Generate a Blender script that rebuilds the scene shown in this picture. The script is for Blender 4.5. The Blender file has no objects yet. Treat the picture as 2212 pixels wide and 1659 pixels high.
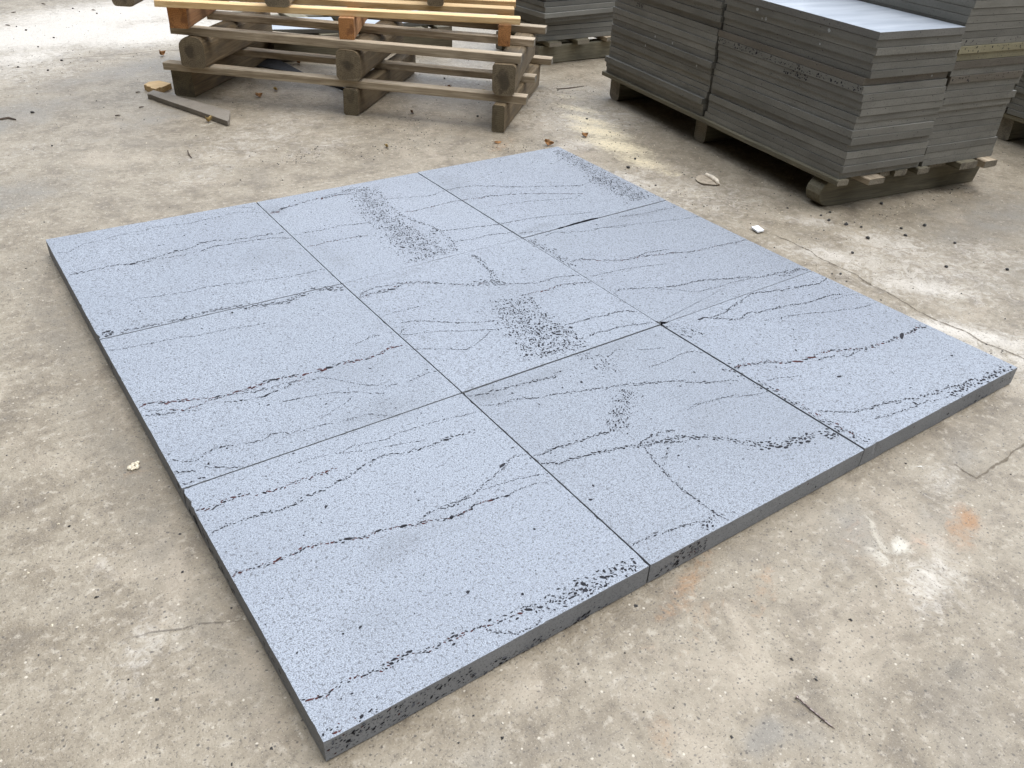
import bpy, bmesh, math, random
from mathutils import Vector, Matrix, noise as mnoise
C = bpy.context.scene.collection
R = random.Random(7)
# ------------------------------------------------------------------ camera
cd = bpy.data.cameras.new('camera'); cam = bpy.data.objects.new('camera', cd); C.objects.link(cam)
cd.sensor_width = 36.0; cd.lens = 29.31; cd.clip_start = 0.02; cd.clip_end = 500
rr = Vector((0.81722431, -0.57414907, 0.04997277)); dn = Vector((-0.28759895, -0.48142262, -0.82796081)); fw = Vector((0.49943095, 0.66225759, -0.55855493))
m = Matrix(((rr.x, -dn.x, -fw.x, -0.2125), (rr.y, -dn.y, -fw.y, -2.4759), (rr.z, -dn.z, -fw.z, 1.0817), (0, 0, 0, 1)))
cam.matrix_world = m
bpy.context.scene.camera = cam
# ------------------------------------------------------------------ world and sun (overcast, light from high on the right)
SUN_EL, SUN_AZ = math.radians(76), math.radians(-30)      # azimuth measured from +X towards +Y
w = bpy.data.worlds.new('World'); bpy.context.scene.world = w; w.use_nodes = True
nt = w.node_tree; nt.nodes.clear()
def N(nt, t, **k):
    n = nt.nodes.new(t)
    for a, b in k.items(): setattr(n, a, b)
    return n
sky = N(nt, 'ShaderNodeTexSky', sky_type='NISHITA', sun_disc=False)
sky.sun_elevation = SUN_EL; sky.sun_rotation = math.pi / 2 - SUN_AZ; sky.air_density = 1.0; sky.dust_density = 4.0; sky.ozone_density = 1.0
tc = N(nt, 'ShaderNodeTexCoord')
# the yard is closed in by trees and sheds: the open sky is a hole overhead, lower towards the far side
dot = N(nt, 'ShaderNodeVectorMath', operation='DOT_PRODUCT'); nt.links.new(tc.outputs['Generated'], dot.inputs[0])
d = Vector((0.55, 0.22, 1.0)).normalized(); dot.inputs[1].default_value = d
nz = N(nt, 'ShaderNodeTexNoise'); nz.inputs['Scale'].default_value = 3.0; nz.inputs['Detail'].default_value = 4
nt.links.new(tc.outputs['Generated'], nz.inputs['Vector'])
ad = N(nt, 'ShaderNodeMath', operation='MULTIPLY_ADD'); nt.links.new(nz.outputs['Fac'], ad.inputs[0]); ad.inputs[1].default_value = 0.25; nt.links.new(dot.outputs['Value'], ad.inputs[2])
mr = N(nt, 'ShaderNodeMapRange', interpolation_type='SMOOTHSTEP'); nt.links.new(ad.outputs[0], mr.inputs['Value'])
mr.inputs['From Min'].default_value = 0.42; mr.inputs['From Max'].default_value = 0.85
mx = N(nt, 'ShaderNodeMix', data_type='RGBA'); nt.links.new(mr.outputs[0], mx.inputs['Factor'])
# surroundings: dull green-brown; sky: nishita veiled with cloud
mx.inputs['A'].default_value = (0.22, 0.21, 0.17, 1)
cl = N(nt, 'ShaderNodeMix', data_type='RGBA'); cl.inputs['Factor'].default_value = 0.80
nt.links.new(sky.outputs[0], cl.inputs['A']); cl.inputs['B'].default_value = (12.1, 13.1, 14.6, 1)
nt.links.new(cl.outputs['Result'], mx.inputs['B'])
bg = N(nt, 'ShaderNodeBackground'); bg.inputs['Strength'].default_value = 0.105
nt.links.new(mx.outputs['Result'], bg.inputs['Color'])
wo = N(nt, 'ShaderNodeOutputWorld'); nt.links.new(bg.outputs[0], wo.inputs[0])
sd = bpy.data.lights.new('sun', 'SUN'); sd.energy = 0.9; sd.angle = math.radians(45); sd.color = (1.0, 0.96, 0.90)
so = bpy.data.objects.new('sun', sd); C.objects.link(so)
sv = Vector((math.cos(SUN_EL) * math.cos(SUN_AZ), math.cos(SUN_EL) * math.sin(SUN_AZ), math.sin(SUN_EL)))
so.rotation_euler = sv.to_track_quat('Z', 'Y').to_euler(); so.location = sv * 20
vs = bpy.context.scene.view_settings
vs.view_transform = 'Standard'; vs.look = 'None'; vs.gamma = 1; vs.exposure = 1.02; vs.use_curve_mapping = False
NODES={(0, 0): [1.6, 12.0], (3, 0): [0.8, -1823.2], (3, 3): [1808.3, -1822.9], (0, 3): [1809.6, 2.2], (3, 1): [598.1, -1821.2], (3, 2): [1199.6, -1820.9], (2, 0): [-0.6, -1221.2], (1, 0): [-1.0, -613.5], (0, 1): [605.1, 4.6], (1, 2): [1188.1, -626.8], (2, 2): [1189.6, -1223.8], (2, 1): [599.2, -1222.5], (1, 1): [596.7, -630.9], (2, 3): [1797.0, -1219.1], (1, 3): [1798.4, -610.8], (0, 2): [1186.5, 3.4]}
VEINS=[([15,-93,39,-103,82,-67,130,-67,182,-52,233,-52,287,-44,338,-49,379,-66,424,-55,472,-57,510,-47,555,-61,590,-84],0.9,0.9,2.1,2.1,1.7,2.2,0.0),([489,15,521,3,556,-20,597,-47],0.9,0.9,2.1,2.1,1.7,2.2,0.0),([15,-247,43,-244,83,-244,123,-242,161,-255,192,-249,229,-246,269,-235,300,-236,341,-227,366,-210,397,-214,439,-228,475,-241,515,-242,555,-246,593,-257],3,3,3.6,3.6,2.4,1.9,0.0),([189,-263,238,-258,279,-266,316,-265,342,-265,385,-251,428,-258,487,-263,545,-272,600,-307],1.6,1.6,3.0,3.0,1.9,1.9,0.0),([256,-173,281,-175,304,-182],0.5,0.5,5,5,0.9,2.8,0),([161,-255,178,-257],0.5,0.5,7,7,0.9,2.8,0),([284,-227,295,-233],0.5,0.5,8,8,0.9,2.8,0),([359,-212,370,-208],0.5,0.5,8,8,0.9,2.8,0),([94,-472,126,-455,166,-471,210,-475,248,-483,290,-478,335,-488,378,-502,420,-506,458,-521,513,-528,558,-530,603,-534],0.9,0.9,2.1,2.1,1.7,2.2,0.0),([6,-597,26,-599,55,-606],10,10,5.5,5.5,3,1.6,0.0),([56,-601,86,-605,127,-608,168,-613,220,-606,258,-609,301,-617,343,-628,382,-637,413,-648,442,-653,480,-636,514,-630,548,-639,588,-651],2,9,3,4.6,3,1.9,0.0),([6,-671,36,-678,75,-684,114,-689,154,-694,188,-705,230,-708,273,-712,314,-723,347,-727],0.9,0.9,2.1,2.1,1.7,2.2,0.0),([1,-925,25,-921,57,-936,86,-948,120,-961,151,-972,189,-975,224,-976,258,-966,301,-976,341,-983,377,-987,400,-986,437,-980,465,-991,492,-996,524,-991,554,-980,586,-987],2.5,2.5,4.2,4.2,2.6,1.9,0.5),([13,-947,45,-963,76,-980,109,-981,140,-975,174,-976,217,-992,257,-996,288,-994,332,-1004],1.6,1.6,3.0,3.0,1.9,1.9,0.3),([1,-958,33,-973,66,-985,100,-996],1.6,1.6,3.0,3.0,1.9,1.9,0.0),([156,-997,191,-1011,218,-1018,237,-1019,260,-1013,293,-1008,327,-1004],1.6,1.6,3.0,3.0,1.9,1.9,0.0),([270,-968,286,-974],0.5,0.5,10,10,0.9,2.8,0),([230,-1018,247,-1020],0.5,0.5,9,9,0.9,2.8,0),([338,-983,351,-986],0.5,0.5,9,9,0.9,2.8,0.6),([361,-986,372,-988,382,-989],0.5,0.5,9,9,0.9,2.8,0.4),([392,-985,405,-986],0.5,0.5,10,10,0.9,2.8,0),([431,-980,441,-982],0.5,0.5,7,7,0.9,2.8,0),([485,-927,527,-916,565,-913,592,-919],0.9,0.9,2.1,2.1,1.7,2.2,0.0),([258,-1056,295,-1064,333,-1072,366,-1082,401,-1098,428,-1121,456,-1141],0.9,0.9,2.1,2.1,1.7,2.2,0.0),([303,-1150,333,-1140,364,-1130,394,-1113],0.9,0.9,2.1,2.1,1.7,2.2,0.0),([469,-1117,501,-1121,533,-1125,573,-1116,604,-1124],0.9,0.9,2.1,2.1,1.7,2.2,0.0),([328,-1013,361,-1011,395,-1042,422,-1079,458,-1106],0.9,0.9,2.1,2.1,1.7,2.2,0.0),([44,-1156,70,-1143,85,-1136,115,-1142,147,-1155,178,-1159,205,-1151,229,-1162,253,-1174,284,-1171,315,-1180,349,-1183,388,-1188,411,-1206,441,-1229],1.6,1.6,2.5,2.5,1.7,1.9,0.0),([2,-1166,17,-1174,35,-1184],1.6,1.6,3.0,3.0,1.9,1.9,0.0),([54,-1179,74,-1196,95,-1209,122,-1221],1.6,1.6,3.0,3.0,1.9,1.9,0.0),([0,-1206,14,-1211,26,-1210],1.6,1.6,3.0,3.0,1.9,1.9,0.0),([33,-1208,43,-1211],0.5,0.5,7,7,0.9,2.8,0),([11,-1130,26,-1145,44,-1156],0.9,0.9,2.1,2.1,1.7,2.2,0.0),([206,-1260,233,-1264,263,-1270,292,-1271,318,-1266,345,-1274,381,-1283,415,-1277,446,-1278,498,-1282,547,-1293,589,-1299],0.9,0.9,2.1,2.1,1.7,2.2,0.0),([285,-1275,318,-1287,352,-1299,387,-1309,447,-1323],0.9,0.9,2.1,2.1,1.7,2.2,0.0),([1,-1288,26,-1295,59,-1292,90,-1296,123,-1308,156,-1309,195,-1312,226,-1309,260,-1313],2.5,2.5,3.8,3.8,2.3,1.9,0.5),([6,-1289,18,-1292],0.5,0.5,7,7,0.9,2.8,0.6),([118,-1308,127,-1309],0.5,0.5,6,6,0.9,2.8,0),([9,-1359,38,-1352,67,-1356,107,-1361,131,-1369,163,-1362,185,-1355,220,-1356,248,-1349,283,-1341,302,-1335,351,-1324,384,-1335,419,-1343,457,-1347,489,-1343,548,-1355],2.2,2.2,3.4,3.4,2.0,1.9,0.0),([181,-1354,189,-1356],0.5,0.5,8,8,0.9,2.8,0),([293,-1336,302,-1335],0.5,0.5,6,6,0.9,2.8,0),([481,-1345,496,-1345],0.5,0.5,8,8,0.9,2.8,0),([1,-1467,25,-1470,53,-1474,78,-1477,104,-1479,129,-1474,160,-1485,186,-1491,226,-1507,251,-1505,273,-1510,294,-1518,315,-1524,338,-1529,367,-1541,396,-1546,422,-1539,455,-1539,489,-1548],1.8,1.8,3.8,3.8,2.2,1.9,0.5),([489,-1548,525,-1546,558,-1549,593,-1558],0.9,0.9,2.1,2.1,1.7,2.2,0.0),([182,-1490,186,-1491],0.5,0.5,8,8,0.9,2.8,0),([196,-1494,201,-1496],0.5,0.5,8,8,0.9,2.8,0),([248,-1504,254,-1506],0.5,0.5,8,8,0.9,2.8,0),([287,-1516,299,-1519],0.5,0.5,8,8,0.9,2.8,0),([489,-1549,498,-1550],0.5,0.5,8,8,0.9,2.8,0),([268,-1509,273,-1511],0.5,0.5,7,7,0.9,2.8,1),([160,-1485,167,-1488],0.5,0.5,6,6,0.9,2.8,0.8),([369,-1542,377,-1543],0.5,0.5,6,6,0.9,2.8,0.9),([315,-1524,343,-1513,365,-1511,391,-1520,429,-1511,463,-1507,485,-1495,524,-1480,541,-1473,569,-1458,599,-1468],2,2,3.0,3.0,1.9,1.9,0.0),([529,-1471,541,-1473],0.5,0.5,6,6,0.9,2.8,0),([571,-1438,584,-1437,601,-1436],0.5,0.5,4,4,0.9,2.8,0),([370,-1510,412,-1512,459,-1509,511,-1516,563,-1526,603,-1538],0.9,0.9,2.1,2.1,1.7,2.2,0.0),([1,-1748,14,-1753,39,-1757,64,-1753,80,-1753,103,-1756,126,-1760,155,-1760,179,-1762,206,-1769,230,-1773,260,-1776,286,-1778,318,-1781,354,-1784],3.5,6,3.6,4,3.2,1.9,0.3),([354,-1784,388,-1793,421,-1789,459,-1794,498,-1799,520,-1800,551,-1803,578,-1810],9,20,4,6.5,4.6,1.9,0.0),([9,-1751,19,-1755],0.5,0.5,6,6,0.9,2.8,1),([34,-1760,38,-1760],0.5,0.5,5,5,0.9,2.8,1),([286,-1786,307,-1803,323,-1815,341,-1816,368,-1819,376,-1815],1.6,1.6,3.0,3.0,1.9,1.9,0.0),([391,-1795,430,-1804,470,-1814,498,-1812],8,8,4,4,2,1.9,0.0),([10,-1813,34,-1817,54,-1822,85,-1823],12,12,3.6,3.6,3.2,1.6,0.2),([399,-1818,429,-1819,487,-1812,537,-1818],7,7,3.2,3.2,1.5,1.6,0.0),([592,-1477,621,-1481,659,-1481,693,-1487,737,-1490,779,-1496],2,2,3.0,3.0,1.9,1.9,0.0),([603,-1504,638,-1524,685,-1529,727,-1541,766,-1551,806,-1566,854,-1583,898,-1606],3,3,3.8,3.8,3.2,1.6,0.0),([607,-1768,636,-1772,673,-1773,703,-1780],1.6,1.6,3.0,3.0,1.9,1.9,0.0),([608,-1768,616,-1769],0.5,0.5,5,5,0.9,2.8,0),([607,-1482,655,-1480,692,-1486,731,-1491,765,-1494,794,-1498,822,-1495],2,2,3.0,3.0,1.9,1.9,0.0),([794,-1498,839,-1468,887,-1436,922,-1405],22,22,3,3,5,2.2,0.0),([808,-1561,846,-1575,880,-1582,913,-1596,948,-1615,976,-1641,997,-1667],7,7,3.6,3.6,5,1.6,0.0),([997,-1667,1013,-1691,1042,-1709,1081,-1719,1127,-1730,1165,-1742,1198,-1753],12,12,4.8,4.8,5.5,1.6,0.0),([808,-1561,841,-1554,880,-1554,908,-1567],1.6,1.6,3.0,3.0,1.9,1.9,0.0),([814,-1569,803,-1602,796,-1636,788,-1676,789,-1701,787,-1727,790,-1755,790,-1785],1.6,1.6,2.8,2.8,2,1.9,0.0),([787,-1721,788,-1733],0.5,0.5,5,5,0.9,2.8,0),([788,-1748,790,-1758],0.5,0.5,5,5,0.9,2.8,0),([790,-1785,799,-1817],0.9,0.9,2.1,2.1,1.7,2.2,0.0),([853,-1602,831,-1619,804,-1637],2.5,2.5,3.0,3.0,1.9,1.9,0.0),([670,-1774,700,-1779,734,-1786,760,-1796],1.6,1.6,2.6,2.6,1.9,1.9,0.0),([789,-1788,767,-1800,744,-1811],9,9,3.6,3.6,4,1.6,0.0),([918,-1192,936,-1239,948,-1292,931,-1328],30,30,2.8,2.8,5,2.4,0.0),([609,-1282,645,-1298,685,-1302,722,-1319,757,-1330,792,-1335,829,-1353,853,-1357,894,-1371,939,-1382,992,-1408,1041,-1432,1070,-1454,1102,-1474,1166,-1501],2,2,2.9,2.9,1.9,1.9,0.0),([603,-1238,642,-1251,675,-1255,711,-1256,746,-1261,778,-1269,813,-1274,837,-1260],2,2,3.0,3.0,1.9,1.9,0.0),([816,-1484,866,-1446,922,-1409],24,24,2.9,2.9,5,2.4,0.0),([983,-1527,1019,-1519,1053,-1528,1120,-1543],0.9,0.9,2.1,2.1,1.7,2.2,0.0),([1019,-1357,1061,-1359,1094,-1355,1128,-1352,1168,-1357,1200,-1388],0.9,0.9,2.1,2.1,1.7,2.2,0.0),([972,-1272,1015,-1255,1041,-1276,1083,-1295,1121,-1311],0.9,0.9,2.1,2.1,1.7,2.2,0.0),([604,-95,638,-93,666,-81,712,-69,763,-59,803,-58,835,-58,896,-67],3.5,3.5,3.3,3.3,3.2,1.9,0.2),([658,-83,679,-79],0.5,0.5,13,13,0.9,2.8,0),([617,-100,636,-100],0.5,0.5,6,6,0.9,2.8,1),([797,-64,803,-63],0.5,0.5,6,6,0.9,2.8,1),([803,-58,863,-50,919,-37],8,8,3,3,5,1.6,0.0),([955,-33,906,-161,899,-284,892,-399],34,52,3.5,3.9,19,1.6,0.0),([892,-399,892,-511,895,-610],58,72,4.0,4.0,21,1.6,0.0),([997,-50,958,-189,955,-314,998,-437,994,-549,960,-611],6,6,3,3,3,1.9,0.0),([844,-508,851,-517],0.5,0.5,10,10,0.9,2.8,0),([956,-144,1002,-168,1060,-187,1111,-203],0.9,0.9,2.1,2.1,1.7,2.2,0.0),([1111,-203,1172,-189,1236,-187,1286,-196,1335,-222,1379,-254,1435,-284,1501,-313,1561,-340,1620,-368,1666,-362,1721,-327],2,2,3,3,2.4,1.9,0.0),([958,-279,1009,-291,1060,-290,1115,-283,1168,-282,1222,-295,1282,-300,1337,-315,1405,-339,1460,-368,1516,-397,1579,-431],1.8,1.8,3.2,3.2,2.4,1.9,0.3),([610,-283,656,-286,706,-288,758,-288,806,-298,848,-307],2,2,3.2,3.2,1.9,1.9,0.0),([602,-378,636,-379,674,-373,723,-378,764,-382,798,-390],1.6,1.6,3.0,3.0,1.9,1.9,0.3),([961,-446,1019,-468,1084,-484,1143,-496,1191,-507,1251,-515],1.5,1.5,3.2,3.2,2.2,1.9,0.0),([1251,-515,1319,-520,1389,-537,1454,-561,1519,-575],0.9,0.9,2.1,2.1,1.7,2.2,0.0),([966,-569,1010,-548,1050,-561,1103,-556,1146,-566,1194,-583],1.6,1.6,3.0,3.0,1.9,1.9,0.0),([1202,-597,1261,-610,1314,-645,1362,-664],0.9,0.9,2.1,2.1,1.7,2.2,0.0),([1256,-380,1339,-391,1409,-410,1469,-433,1527,-445],0.9,0.9,2.1,2.1,1.7,2.2,0.0),([1770,-35,1764,-189,1740,-337],24,42,3.6,3.6,12,1.6,0.0),([1740,-337,1724,-454,1726,-569],46,50,4.0,4.0,17,1.6,0.0),([1191,-647,1205,-720,1202,-789,1199,-847],14,14,3.4,3.4,4,2,0.0),([1259,-647,1302,-638,1335,-664,1418,-685,1467,-682,1557,-711],0.9,0.9,2.1,2.1,1.7,2.2,0.0),([1424,-680,1453,-680,1508,-706,1579,-713,1626,-728,1694,-743,1741,-758,1797,-767],0.9,0.9,2.1,2.1,1.7,2.2,0.0),([1564,-641,1611,-656,1666,-663,1728,-664,1785,-671],1.6,1.6,2.8,2.8,1.9,1.9,0.0),([1215,-827,1251,-826,1290,-852,1327,-881,1377,-896,1427,-901,1472,-913,1507,-926,1544,-937,1580,-949,1634,-955,1681,-958,1733,-968,1792,-971],2.4,2.4,3.2,3.2,2.6,1.6,0.2),([1399,-891,1456,-890,1498,-895,1528,-904],1.6,1.6,3.0,3.0,1.9,1.9,0.0),([1564,-946,1588,-952],0.5,0.5,6,6,0.9,2.8,0),([1211,-926,1266,-932,1322,-938,1373,-950,1423,-964,1464,-980],0.9,0.9,2.1,2.1,1.7,2.2,0.0),([1204,-1033,1229,-1024,1274,-1049,1324,-1070,1374,-1091,1435,-1093,1486,-1106,1536,-1130,1586,-1146,1628,-1169,1688,-1178,1725,-1181,1768,-1188,1795,-1209],2,2,3.2,3.2,2.6,1.9,0.0),([1319,-1075,1369,-1114,1409,-1145,1467,-1151,1531,-1152,1599,-1161],0.9,0.9,2.1,2.1,1.7,2.2,0.0),([1682,-1191,1719,-1195,1774,-1192],6,6,3.4,3.4,4,1.6,0.0),([1201,-1031,1185,-1082,1195,-1117],0.9,0.9,2.1,2.1,1.7,2.2,0.0),([601,-725,622,-723,655,-723,693,-727,718,-719,749,-713,778,-722,807,-746,841,-773,875,-800,903,-813,936,-819],5,5,3.6,3.6,4.6,1.6,0.12),([620,-726,633,-726],0.5,0.5,5,5,0.9,2.8,0.5),([654,-725,666,-724],0.5,0.5,5,5,0.9,2.8,0.5),([693,-724,699,-724],0.5,0.5,6,6,0.9,2.8,0),([601,-725,625,-703,663,-695,700,-701,737,-710],1.6,1.6,3.0,3.0,1.9,1.9,0.0),([991,-654,997,-675,987,-720,980,-765,962,-803,968,-838],2.5,8,3.4,3.4,3,1.9,0.0),([891,-809,939,-814,966,-852],13,13,3.4,3.4,6,1.6,0.0),([964,-843,1015,-869,1055,-887,1115,-881,1164,-901,1191,-908],1.5,1.5,2.8,2.8,1.9,1.9,0.0),([975,-924,1033,-928,1077,-930,1112,-927,1153,-945,1190,-960],2,2,3.2,3.2,2.4,1.9,0.3),([940,-926,915,-983,895,-1065],40,58,3.6,4.4,17,1.9,0.0),([895,-1065,889,-1138,883,-1201],60,68,4.6,5.6,21,1.5,0.0),([899,-917,861,-993,847,-1063,823,-1136,801,-1194],7,7,3,3,2.2,1.9,0.0),([987,-939,965,-984,953,-1073,953,-1138,960,-1192],12,12,2.8,2.8,3,1.9,0.0),([978,-1107,1028,-1109,1084,-1115,1128,-1117,1164,-1130,1181,-1147],1.6,1.6,3.4,3.4,2.3,1.9,0.0),([996,-1175,1045,-1178,1088,-1181,1132,-1192,1180,-1208],2,2,3.3,3.3,2.6,1.6,0.0),([615,-883,674,-904,715,-935,756,-965,804,-986,839,-1000],1.6,1.6,3.0,3.0,1.9,1.9,0.0),([603,-940,627,-954,672,-964,711,-984,750,-1007,787,-1022,821,-1042],0.9,0.9,2.1,2.1,1.7,2.2,0.0),([601,-939,623,-920,643,-913],0.9,0.9,2.1,2.1,1.7,2.2,0.0),([579,-1005,618,-1024,654,-1047,704,-1078,737,-1068,777,-1048,798,-1035],0.9,0.9,2.1,2.1,1.7,2.2,0.0),([615,-837,665,-839,717,-841],0.9,0.9,2.1,2.1,1.7,2.2,0.0),([1197,-1238,1218,-1283,1237,-1321],26,26,3,3,4,2.4,0.0),([1296,-1257,1309,-1257],0.5,0.5,8,8,0.9,2.8,0),([1338,-1264,1374,-1264,1425,-1249,1467,-1244,1527,-1224,1567,-1239,1624,-1256,1683,-1266,1742,-1283,1797,-1273],2,2,3.3,3.3,2.6,1.9,0.0),([1314,-1254,1332,-1270,1367,-1295,1402,-1311,1428,-1295,1466,-1310,1528,-1320,1570,-1325,1620,-1339,1686,-1342,1753,-1353],2,2,3.5,3.5,2.6,1.9,0.0),([1695,-1366,1747,-1366,1794,-1377],0.9,0.9,2.1,2.1,1.7,2.2,0.0),([1441,-1347,1523,-1364,1577,-1381,1650,-1408,1704,-1427,1769,-1440],0.9,0.9,2.1,2.1,1.7,2.2,0.0),([1194,-1468,1228,-1466,1258,-1476,1292,-1490,1317,-1511,1355,-1522,1399,-1529,1446,-1526,1487,-1544,1523,-1558,1559,-1573,1603,-1576,1652,-1583,1695,-1581,1733,-1583,1777,-1582,1805,-1591],4,4,4.2,4.2,4,1.6,0.35),([1352,-1521,1365,-1524],0.5,0.5,8,8,0.9,2.8,0.4),([1397,-1529,1408,-1532],0.5,0.5,8,8,0.9,2.8,0.4),([1648,-1582,1665,-1584],0.5,0.5,8,8,0.9,2.8,0.4),([1689,-1582,1702,-1581],0.5,0.5,8,8,0.9,2.8,0.4),([1405,-1545,1458,-1552,1484,-1573,1533,-1571],1.6,1.6,3.0,3.0,1.9,1.9,0.0),([1193,-1432,1194,-1490,1201,-1540,1202,-1600,1210,-1652,1207,-1710,1218,-1756,1227,-1808],10,10,3.8,3.8,3.2,1.6,0.2),([1223,-1541,1268,-1551,1311,-1571],0.9,0.9,2.1,2.1,1.7,2.2,0.0),([1227,-1682,1257,-1703,1291,-1726,1339,-1734,1387,-1743,1437,-1757,1488,-1772,1549,-1781,1602,-1790,1646,-1799],2,4,3.2,3.2,2.4,1.9,0.0),([1309,-1767,1356,-1776,1413,-1785,1471,-1788,1515,-1802,1546,-1806],1.6,1.6,2.7,2.7,1.9,1.9,0.0),([1546,-1806,1607,-1804,1660,-1808,1731,-1809,1793,-1817],12,12,5,5,4,1.6,0.0),([973,-1529,1019,-1526,1075,-1529,1115,-1547,1159,-1563,1207,-1576],0.9,0.9,2.1,2.1,1.7,2.2,0.0),([898,-1369,934,-1391,999,-1413,1062,-1440],0.9,0.9,2.1,2.1,1.7,2.2,0.0)]
MARKS={'crack':[[2000,-890,2003,-976,2006,-1039,1987,-1126,1985,-1171,1988,-1237,1971,-1315,1967,-1388,1951,-1466,1941,-1537,1951,-1580,1956,-1619,1946,-1684,1956,-1730,1960,-1779,1956,-1834],[1389,-1896,1386,-1936,1387,-1974,1435,-1975,1481,-1976,1536,-1973,1642,-1970],[1593,-1915,1581,-1943,1573,-1969],[204,2215,269,2198,376,2204],[470,2344,517,2288,597,2291,697,2286,799,2281,882,2298,961,2291,1038,2273,1120,2266]],'thincrack':[[685,2175,770,2171,869,2154],[-202,-1449,-137,-1474,-80,-1493,-44,-1506,-2,-1525,16,-1533],[1992,-1283,1969,-1364,1965,-1427]],'pale':[[705,2215,769,2207,828,2195],[271,2474,317,2491,366,2496],[1275,-1870,1313,-1889,1354,-1912],[1399,-1933,1427,-1949,1457,-1963],[1082,-2110,1081,-2126,1072,-2143],[1171,-2040,1197,-2058,1223,-2084]],'palewide':[[1084,-1884,1081,-1910,1073,-1938,1049,-1969,1034,-1990,1033,-2014,1034,-2039],[710,945,775,987,833,1005,874,940],[1882,-739,1902,-794,1915,-855]],'darkmark':[[717,-2034,728,-2046,740,-2061],[1035,-2236,1048,-2247],[168,447,188,441],[-73,-732,-58,-748]]}
PEB=[[2087,-144,1993,-209,1958,-399,2229,-787,2282,-891,2337,-887,2270,-933,2293,-986,2322,-1026,2260,-1096,2439,-1103,2398,-1146,2538,-1128,2494,-1267,2113,-1143,1950,-1219,2294,-1357,2451,-1469,2579,-929],[451,3013,545,2778,436,2593,280,2205,388,2093,799,3544,814,3440,892,3351,481,2261,422,3128,205,1430,191,974],[2253,360,2033,1214,1831,602]]
TWIGS=[[481,1250,501,1246],[643,1558,662,1557],[596,1326,615,1327],[665,3757,679,3723],[890,3467,905,3440],[460,3523,486,3534],[378,3187,395,3156],[2435,813,2502,803,2598,801],[81,1384,112,1389,133,1356],[604,704,595,658,593,622]]
# ------------------------------------------------------------------ materials
def mat(name):
    m = bpy.data.materials.new(name); m.use_nodes = True
    nt = m.node_tree; b = nt.nodes['Principled BSDF']
    return m, nt, b
def L(nt, a, b): nt.links.new(a, b)
def coords(nt, kind='Object', scale=(1, 1, 1), jitter=True):
    t = N(nt, 'ShaderNodeTexCoord'); mp = N(nt, 'ShaderNodeMapping'); mp.inputs['Scale'].default_value = scale
    if jitter:
        oi = N(nt, 'ShaderNodeObjectInfo'); ml = N(nt, 'ShaderNodeMath', operation='MULTIPLY'); ml.inputs[1].default_value = 37.0
        L(nt, oi.outputs['Random'], ml.inputs[0]); cx = N(nt, 'ShaderNodeCombineXYZ'); L(nt, ml.outputs[0], cx.inputs[0]); L(nt, ml.outputs[0], cx.inputs[1])
        L(nt, cx.outputs[0], mp.inputs['Location'])
    L(nt, t.outputs[kind], mp.inputs['Vector']); return mp.outputs[0]
def noise(nt, v, scale, detail=3, rough=.55, dist=0.0):
    n = N(nt, 'ShaderNodeTexNoise'); n.inputs['Scale'].default_value = scale; n.inputs['Detail'].default_value = detail
    n.inputs['Roughness'].default_value = rough; n.inputs['Distortion'].default_value = dist; L(nt, v, n.inputs['Vector']); return n.outputs['Fac']
def ramp(nt, f, a, b, lo=0., hi=1.):
    n = N(nt, 'ShaderNodeMapRange', interpolation_type='SMOOTHSTEP'); L(nt, f, n.inputs['Value'])
    n.inputs['From Min'].default_value = a; n.inputs['From Max'].default_value = b
    n.inputs['To Min'].default_value = lo; n.inputs['To Max'].default_value = hi; return n.outputs[0]
def mixc(nt, f, a, b, mode='MIX'):
    n = N(nt, 'ShaderNodeMix', data_type='RGBA', blend_type=mode)
    if isinstance(f, (int, float)): n.inputs['Factor'].default_value = f
    else: L(nt, f, n.inputs['Factor'])
    for s, x in (('A', a), ('B', b)):
        if isinstance(x, tuple): n.inputs[s].default_value = (*x, 1)
        else: L(nt, x, n.inputs[s])
    return n.outputs['Result']
def mth(nt, op, a, b):
    n = N(nt, 'ShaderNodeMath', operation=op)
    for i, x in enumerate((a, b)):
        if isinstance(x, (int, float)): n.inputs[i].default_value = x
        else: L(nt, x, n.inputs[i])
    return n.outputs[0]
def bump(nt, b, h, strength=.5, dist=.002):
    n = N(nt, 'ShaderNodeBump'); n.inputs['Strength'].default_value = strength; n.inputs['Distance'].default_value = dist
    L(nt, h, n.inputs['Height']); L(nt, n.outputs[0], b.inputs['Normal'])

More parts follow.
